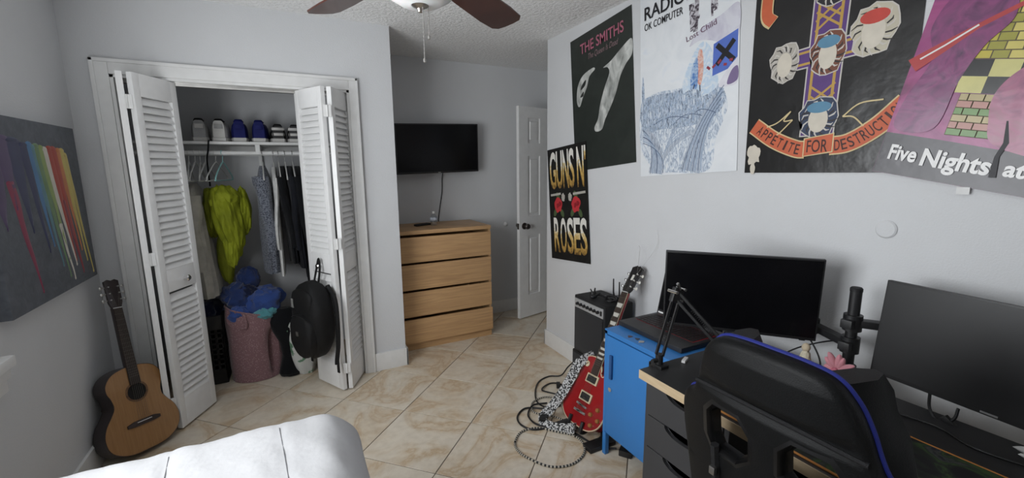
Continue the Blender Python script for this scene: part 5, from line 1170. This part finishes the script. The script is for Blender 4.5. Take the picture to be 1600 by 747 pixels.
q0 = mx2 @ V((-.115, -.155, -.02))
cb = thing('monitor_cable', 'black plug and cable hanging below the grey sheened monitor', 'cable', (q0.x, q0.y, TZ1))
part('cord', MB().tube(spline([q0, q0+V((.0, -.005, -.05)), q0+V((-.005, -.03, -.075)), q0+V((-.005, -.06, -.055)), q0+V((0, -.065, -.02))], 6), .0042, 6), BLACK, cb); part('plug', MB().box(q0+V((-.005, -.052, -.068)), (.016, .035, .018), rot=M.Rotation(R(40), 3, 'X'), bev=.003), BLACK, cb); part('cord', MB().tube(spline([q0+V((-.004, -.045, -.07)), q0+V((.01, -.06, -.095)), q0+V((.05, -.07, -.115)), (1.77, .25, .60)], 6), .0035, 6), BLACK, cb)
cable('thin black cable lying across the desk behind the desk mat', [(1.695, .70, TZ1+.004), (1.62, .66, TZ1+.004), (1.58, .58, TZ1+.004), (1.60, .45, TZ1+.004), (1.56, .36, TZ1+.004), (1.59, .25, TZ1+.004), (1.66, .20, TZ1+.004)])
cable('black cable hanging from the middle of the blank monitor to the desk', [mx1 @ V((.22, -.10, -.03)), (1.70, .83, .80), (1.675, .80, .755), (1.62, .80, TZ1+.004), (1.58, .86, TZ1+.004)], .003)
cable('black cable looping between the pole stand and the wall', [(PX+.02, PY, .88), (1.76, .80, .84), (1.78, .87, .80), (1.75, .93, .76), (1.73, .99, .70)], .003)
# crumpled paper at the right end of the desk
o = finish('crumpled_paper', lump((1.615, .205, TZ1+.028), (.055, .075, .030), 51, .3, 2.0, creas=.25).bm, mat('white_paper', (.62, .62, .61), .8)); tag(o, 'crumpled white paper on the desk under the right end of the monitor', 'paper')
# pink cloth flower and cream tag by the pole
PK = mat('pink_felt', (.58, .24, .28), .85, sheen=.3)
fw = thing('cloth_flower', 'pink cloth flower leaning against the pole stand', 'flower', (1.615, .725, TZ1))
for i in range(14):
    a = 2*PI*i/14+.2; c_ = V((1.615, .718, TZ1+.058)); d = V((-.30, .75*math.cos(a)-.2, math.sin(a)*.9+.45)).normalized(); l_ = .030+.010*math.sin(i*2.3)
    part('petal', MB().ball(c_+d*l_*.8, (l_, .014, .011), 12, 8, rot=frame((0, 0, 0), d, V((1, .3, .2+.3*math.sin(i*3)))).to_3x3()), PK, fw)
part('centre', MB().ball((1.600, .718, TZ1+.058), .013, 12, 8), mat('rose_felt', (.45, .13, .18), .9), fw); part('stem', MB().tube([(1.625, .725, TZ1+.002), (1.625, .722, TZ1+.055)], .006, 8), mat('stem_green', (.05, .10, .04), .8), fw)
part('cloth_base', lump((1.62, .725, TZ1+.035), (.035, .04, .034), 61, .25, 2.0, creas=.2), PK, fw)
ct = thing('cream_figure', 'small cream cloth figure hanging among the cables by the blank monitor', 'ornament', (1.60, .815, TZ1))
part('body', lump((1.60, .815, TZ1+.05), (.018, .018, .045), 65, .12, 2.0, creas=.1), mat('cream_cloth', (.55, .50, .38), .85), ct); part('head', MB().ball((1.60, .815, TZ1+.105), (.014, .014, .016), 12, 8), mat('cream_cloth_head', (.50, .42, .30), .85), ct)
# scissor microphone arm
mcx, mcy = 1.195, 1.112
ma = thing('microphone_arm', 'black scissor microphone arm clamped to the far corner of the desk', 'microphone arm', (mcx, mcy, TZ1))
m = MB(); m.b2((mcx-.02, mcy-.03, TZ1), (mcx+.02, TY1+.012, TZ1+.012), bev=.002); m.b2((mcx-.02, TY1+.002, TZ0-.045), (mcx+.02, TY1+.014, TZ1+.012), bev=.002); m.b2((mcx-.02, mcy-.03, TZ0-.047), (mcx+.02, TY1+.014, TZ0-.035)); m.cyl((mcx, mcy-.01, TZ0-.04), (mcx, mcy-.01, TZ0), .007); m.cyl((mcx, mcy, TZ1), (mcx, mcy, TZ1+.05), .014)
part('clamp', m, BLACK, ma)
part('clamp_screw', MB().cyl((mcx-.035, mcy, TZ1+.028), (mcx+.01, mcy, TZ1+.028), .008, n=10), BLACKM, ma)
A0 = V((mcx, mcy, TZ1+.045)); A1 = V((1.24, 1.085, 1.015)); A2 = V((1.35, .915, .81))
def pair(a, b_, off, nm):
    d = (b_-a).normalized(); s_ = V((d.z, 0, -d.x)).normalized() if abs(d.z) > .1 else V((0, 0, 1)); s_ = (V((.75, -.6, .2))-d*V((.75, -.6, .2)).dot(d)).normalized()*off
    for k in (-1, 1): part('arm_bar', MB().box((a+b_)/2+s_*k, ((b_-a).length, .010, .010), rot=frame((0, 0, 0), d, V((0, 0, 1)).cross(d)).to_3x3(), bev=.001, seg=1), BLACK, ma)
    m = MB(); n = 60; m.tube([a.lerp(b_, .25+.4*i/n)+s_*.3+frame((0, 0, 0), d, s_).to_3x3() @ V((0, .006*math.cos(i*1.6), .006*math.sin(i*1.6))) for i in range(n)], .0012, 4); part('spring', m, BLACKM, ma)
pair(A0, A1, .012, 0); pair(A1, A2, .012, 1)
part('elbow_bracket', MB().box(A1, (.05, .018, .055), rot=M.Rotation(R(20), 3, 'Y'), bev=.004), BLACK, ma)
for d in ((-.022, .0, .018), (.012, 0, -.02), (.02, 0, .022)): part('wing_screw', MB().cyl(A1+V(d)+V((0, .02, 0)), A1+V(d)-V((0, .022, 0)), .006, n=10), CHROME, ma)
part('elbow_lever', MB().box(A1+V((-.004, -.01, .036)), (.008, .008, .03), rot=M.Rotation(R(-25), 3, 'Y')), CHROME, ma)
part('microphone', MB().lathe([(0, -.07), (.018, -.07), (.020, 0), (.024, .005), (.026, .04), (.015, .06), (0, .064)], c=A2+V((.02, -.02, -.03)), mx=M.Rotation(R(60), 4, 'X')), BLACKM, ma)
o = finish('usb_stick', MB().box((1.315, 1.095, TZ1+.006), (.045, .014, .010), rot=M.Rotation(R(25), 3, 'Z'), bev=.002).bm, TRIM); tag(o, 'small white stick lying on the desk beside the laptop', 'usb stick')

# ================================================================ gaming chair
LEA = mat('black_leatherette', (.0045, .0048, .0052), .48, var=.1, scale=20, bump=.12, bscale=350, spec=.18); LEA2 = mat('black_mesh_fabric', (.009, .009, .010), .75, bump=.3, bscale=500, spec=.3); PIP = mat('blue_piping', (.014, .022, .18), .55, spec=.3); PLS = mat('black_gloss_plastic', (.005, .005, .0055), .35, spec=.35)
CYc = .533
ch = thing('gaming_chair', 'black gaming chair with blue piping seen from behind at the desk', 'chair', (1.16, CYc, 0))
def backx(y, z):     # the plane of the back's rear face, reclined and gently rounded
    return .962-.14*(z-.72)-.035*(1-min(1, ((y-CYc)/.27)**2))
half = [(0, 1.086), (.07, 1.084), (.125, 1.072), (.160, 1.035), (.182, .985), (.198, .93), (.214, .895), (.246, .872), (.262, .83), (.264, .77), (.258, .70), (.246, .60), (.236, .50), (.225, .43)]
def chair_outline(per=6):
    l = [V((-a, b_, 0)) for a, b_ in half[::-1]]+[V((a, b_, 0)) for a, b_ in half[1:]]
    return spline(l, per)
cu = D.curves.new('back', 'CURVE'); cu.dimensions = '2D'; cu.fill_mode = 'BOTH'; cu.extrude = .006; cu.bevel_depth = .017; cu.bevel_resolution = 3
def add_sp(pts):
    s_ = cu.splines.new('POLY'); s_.points.add(len(pts)-1)
    for p_, q in zip(s_.points, pts): p_.co = (q[0], q[1], 0, 1)
    s_.use_cyclic_u = True
def inset(pts, d):
    n = len(pts); out = []; A = sum(pts[i-1][0]*pts[i][1]-pts[i][0]*pts[i-1][1] for i in range(n)); sg = 1 if A > 0 else -1
    for i in range(n):
        a, b_ = V((*pts[i-1][:2], 0)), V((*pts[(i+1) % n][:2], 0)); t = (b_-a).normalized(); out.append((pts[i][0]-t.y*d*sg, pts[i][1]+t.x*d*sg))
    return out
co2 = [(p_.x, p_.y) for p_ in chair_outline()]
add_sp(inset(co2, .017))
hole = [(-.048, .030), (-.026, .058), (.040, .058), (.054, .038), (.054, -.028), (.042, -.056), (-.018, -.056), (-.048, -.028)]
HC = ((-.094, .832), (.090, .822))
for k, (hx_, hz_) in enumerate(HC): add_sp(inset([((x if k == 1 else -x)+hx_, y+hz_) for x, y in (hole if k == 1 else hole[::-1])], -.019)[::-1])
oc = D.objects.new('tmp', cu); COL.objects.link(oc); bpy.context.view_layer.update(); me = D.meshes.new_from_object(oc.evaluated_get(bpy.context.evaluated_depsgraph_get())); D.objects.remove(oc); D.curves.remove(cu)
m = MB(); m.bm.from_mesh(me); D.meshes.remove(me)
for f in m.bm.faces: f.material_index = 0
bmesh.ops.remove_doubles(m.bm, verts=m.bm.verts, dist=.0004)
for k in range(1, 16): 
    g = m.bm.verts[:]+m.bm.edges[:]+m.bm.faces[:]; bmesh.ops.bisect_plane(m.bm, geom=g, plane_co=(-.27+.54*k/16, 0, 0), plane_no=(1, 0, 0), dist=1e-5)
for k in range(1, 18):
    g = m.bm.verts[:]+m.bm.edges[:]+m.bm.faces[:]; bmesh.ops.bisect_plane(m.bm, geom=g, plane_co=(0, .43+.66*k/18, 0), plane_no=(0, 1, 0), dist=1e-5)
def cmap(p):      # (across, up, depth: + is towards the sitter) -> world.  across: + is the far side (+y)
    a, z, dpt = p.x, p.y, p.z
    puff = 0
    if dpt < 0:
        if z > .945: puff = .014*min(1, (z-.945)/.02)*min(1, (1.09-z)/.05)*max(0, 1-(abs(a)/.19)**4)
        elif z < .935: puff = .008*max(0, 1-(abs(a)/.25)**4)*min(1, (.935-z)/.02)
    return V((backx(CYc+a, z)+.030+dpt-puff, CYc+a, z))
m.warp(cmap); part('backrest', m, LEA, ch, sharp=50)
for k, (hx_, hz_) in enumerate(HC):
    pts = [((x if k == 1 else -x)+hx_, y+hz_) for x, y in hole]
    m = MB(); rg = []
    for off, dd in ((.0, .012), (-.002, -.022), (-.010, -.033), (-.024, -.030), (-.026, .0)):
        A = sum(pts[i-1][0]*pts[i][1]-pts[i][0]*pts[i-1][1] for i in range(len(pts))); rg.append([cmap(V((*q, 0)))+V((dd, 0, 0)) for q in inset(pts, off)])
    rs = [m.ring(r_) for r_ in rg]; [m.bridge(a, b_) for a, b_ in zip(rs, rs[1:])]; m.bridge(rs[-1], rs[0]); part('opening_bezel', m, PLS, ch)
pl = [cmap(V((a, b_, 0)))+V((.012, 0, 0)) for a, b_ in inset(co2, .0)]
part('piping', MB().tube([p_ for p_ in pl], .0055, 8), PIP, ch)
part('seam_band', MB().tube([cmap(V((a, .930+.012*(1-(a/.2)**2)-.004, -.022))) for a in [x/20*.192 for x in range(-20, 21)]], .006, 6), LEA2, ch)
for s_ in (-1, 1):    # side wings reach forward round the sitter
    m = MB(); rg = []
    for k in range(15):
        q = k/14; z = .46+q*.60; e = .255 if z < .85 else (.255-.085*min(1, (z-.85)/.12)); 
        if z > .95: e = .170-.02*(z-.95)/.11
        fwd = .018+.117*min(1, max(0, (z-.86)/.09))*(1 if q < .93 else .75); x_ = backx(CYc+s_*e, z)+.06
        c_ = [(-.03, -.035), (.0, -.012), (fwd*.6, .004), (fwd, -.004), (fwd+.008, -.022), (fwd*.8, -.045), (.0, -.07)]
        rg.append([V((x_+u, CYc+s_*(e+v), z)) for u, v in c_])
    m.loft(rg); part('side_wing', m, LEA, ch)
part('strap', MB().tube([cmap(V((.128, z, -.026)))+V((0, 0, 0)) for z in (.775, .72, .66, .58)], .011, 6), LEA2, ch)
part('strap_buckle', MB().box(cmap(V((.125, .705, -.040))), (.012, .016, .022), bev=.003), STEEL, ch)
st = MB().b2((.985, CYc-.235, .405), (1.45, CYc+.235, .500), bev=.04, seg=3); part('seat', st, LEA, ch)
for s_ in (-1, 1): part('seat_bolster', MB().box((1.23, CYc+s_*.245, .492), (.42, .075, .085), bev=.03, seg=3), LEA, ch)
part('recline_bracket', MB().b2((.955, CYc-.16, .36), (1.02, CYc+.16, .52), bev=.01), PLS, ch); part('mechanism', MB().b2((1.08, CYc-.10, .345), (1.36, CYc+.10, .41), bev=.01), BLACKM, ch)
part('gas_lift', MB().cyl((1.21, CYc, .11), (1.21, CYc, .36), .027), CHROME, ch)
for k in range(5):
    a = R(20+72*k); d = V((math.cos(a), math.sin(a), 0)); e = V((1.21, CYc, .085))+d*.29
    lg = part('star_leg', MB().tube([V((1.21, CYc, .12)), V((1.21, CYc, .11))+d*.15, e], .026, 8, r1=.017), PLS, ch)
    m = MB(); sd = V((-d.y, d.x, 0))
    for s_ in (-1, 1): m.cyl(e+sd*.012*s_+V((0, 0, -.057)), e+sd*.026*s_+V((0, 0, -.057)), .027, n=16)
    m.cyl(e, e+V((0, 0, -.057)), .008, n=8); part('caster', m, BLACKM, lg)

# ================================================================ cables on the floor
br = [V((x, y, .006)) for x, y in ((.985, 1.90), (1.06, 1.965), (1.16, 1.955), (1.235, 1.875), (1.30, 1.80), (1.305, 1.715), (1.25, 1.64), (1.15, 1.608), (1.05, 1.645), (.985, 1.75), (.965, 1.83))]
o = finish('braided_cable', MB().tube(spline(br, 12, True), .0058, 8, closed=True, alt=1).bm, [mat('braid_black', (.02, .02, .02), .8), mat('braid_cream', (.50, .46, .38), .8)]); tag(o, 'black and cream braided guitar cable looped on the tile floor', 'cable')
o = finish('braided_cable', MB().tube(spline([V(q) for q in ((1.30, 1.84, .02), (1.33, 1.93, .012), (1.29, 2.02, .010), (1.22, 2.10, .010), (1.27, 2.20, .008), (1.37, 2.22, .008), (1.43, 2.15, .010), (1.40, 2.05, .010), (1.36, 1.95, .02), (1.32, 1.86, .05), (1.29, 1.78, .012))], 14), .0052, 8, alt=1).bm, [D.materials['braid_black'], D.materials['braid_cream']]); tag(o, 'tangled end of braided cable under the printed strap', 'cable')
cable('black amplifier cable running down from the speaker box and coiling on the floor', [(1.72, 2.262, .22), (1.66, 2.36, .10), (1.62, 2.40, .02), (1.55, 2.45, .006), (1.45, 2.42, .006), (1.36, 2.32, .006), (1.30, 2.19, .006), (1.33, 2.10, .006), (1.42, 2.10, .006), (1.46, 2.20, .008), (1.40, 2.30, .012), (1.50, 2.36, .006), (1.56, 2.31, .006), (1.50, 2.22, .006)], .0052)
cable('black guitar cable making the wide loop left of the printed strap', [(1.30, 2.10, .010), (1.20, 2.16, .010), (1.12, 2.12, .006), (1.09, 2.04, .006), (1.12, 1.96, .006), (1.20, 1.93, .006), (1.26, 1.95, .006)], .0055)
cable('black guitar cable making the inner loop beside the printed strap', [(1.34, 2.14, .016), (1.25, 2.16, .016), (1.18, 2.10, .008), (1.165, 2.02, .007), (1.19, 1.955, .008), (1.25, 1.90, .012), (1.31, 1.83, .008), (1.34, 1.72, .006), (1.37, 1.645, .006), (1.43, 1.59, .012)], .0055)
ad = thing('power_adapter', 'black power adapter lying on the floor under the blue cabinet', 'power adapter', (1.49, 1.57, 0), R(35)); lpart('brick', MB().box((0, 0, .017), (.15, .065, .034), bev=.006), BLACK, ad); lpart('lead', MB().tube([(.074, 0, .017), (.14, .03, .006), (.22, .08, .005)], .004, 6), BLACK, ad)
pg = thing('power_plug', 'loose black plug on the floor in front of the speaker box', 'plug', (1.53, 2.30, 0), R(60)); lpart('body', MB().box((0, 0, .014), (.05, .026, .028), bev=.006), BLACK, pg); lpart('prongs', MB().box((.032, 0, .014), (.018, .012, .003)), STEEL, pg)
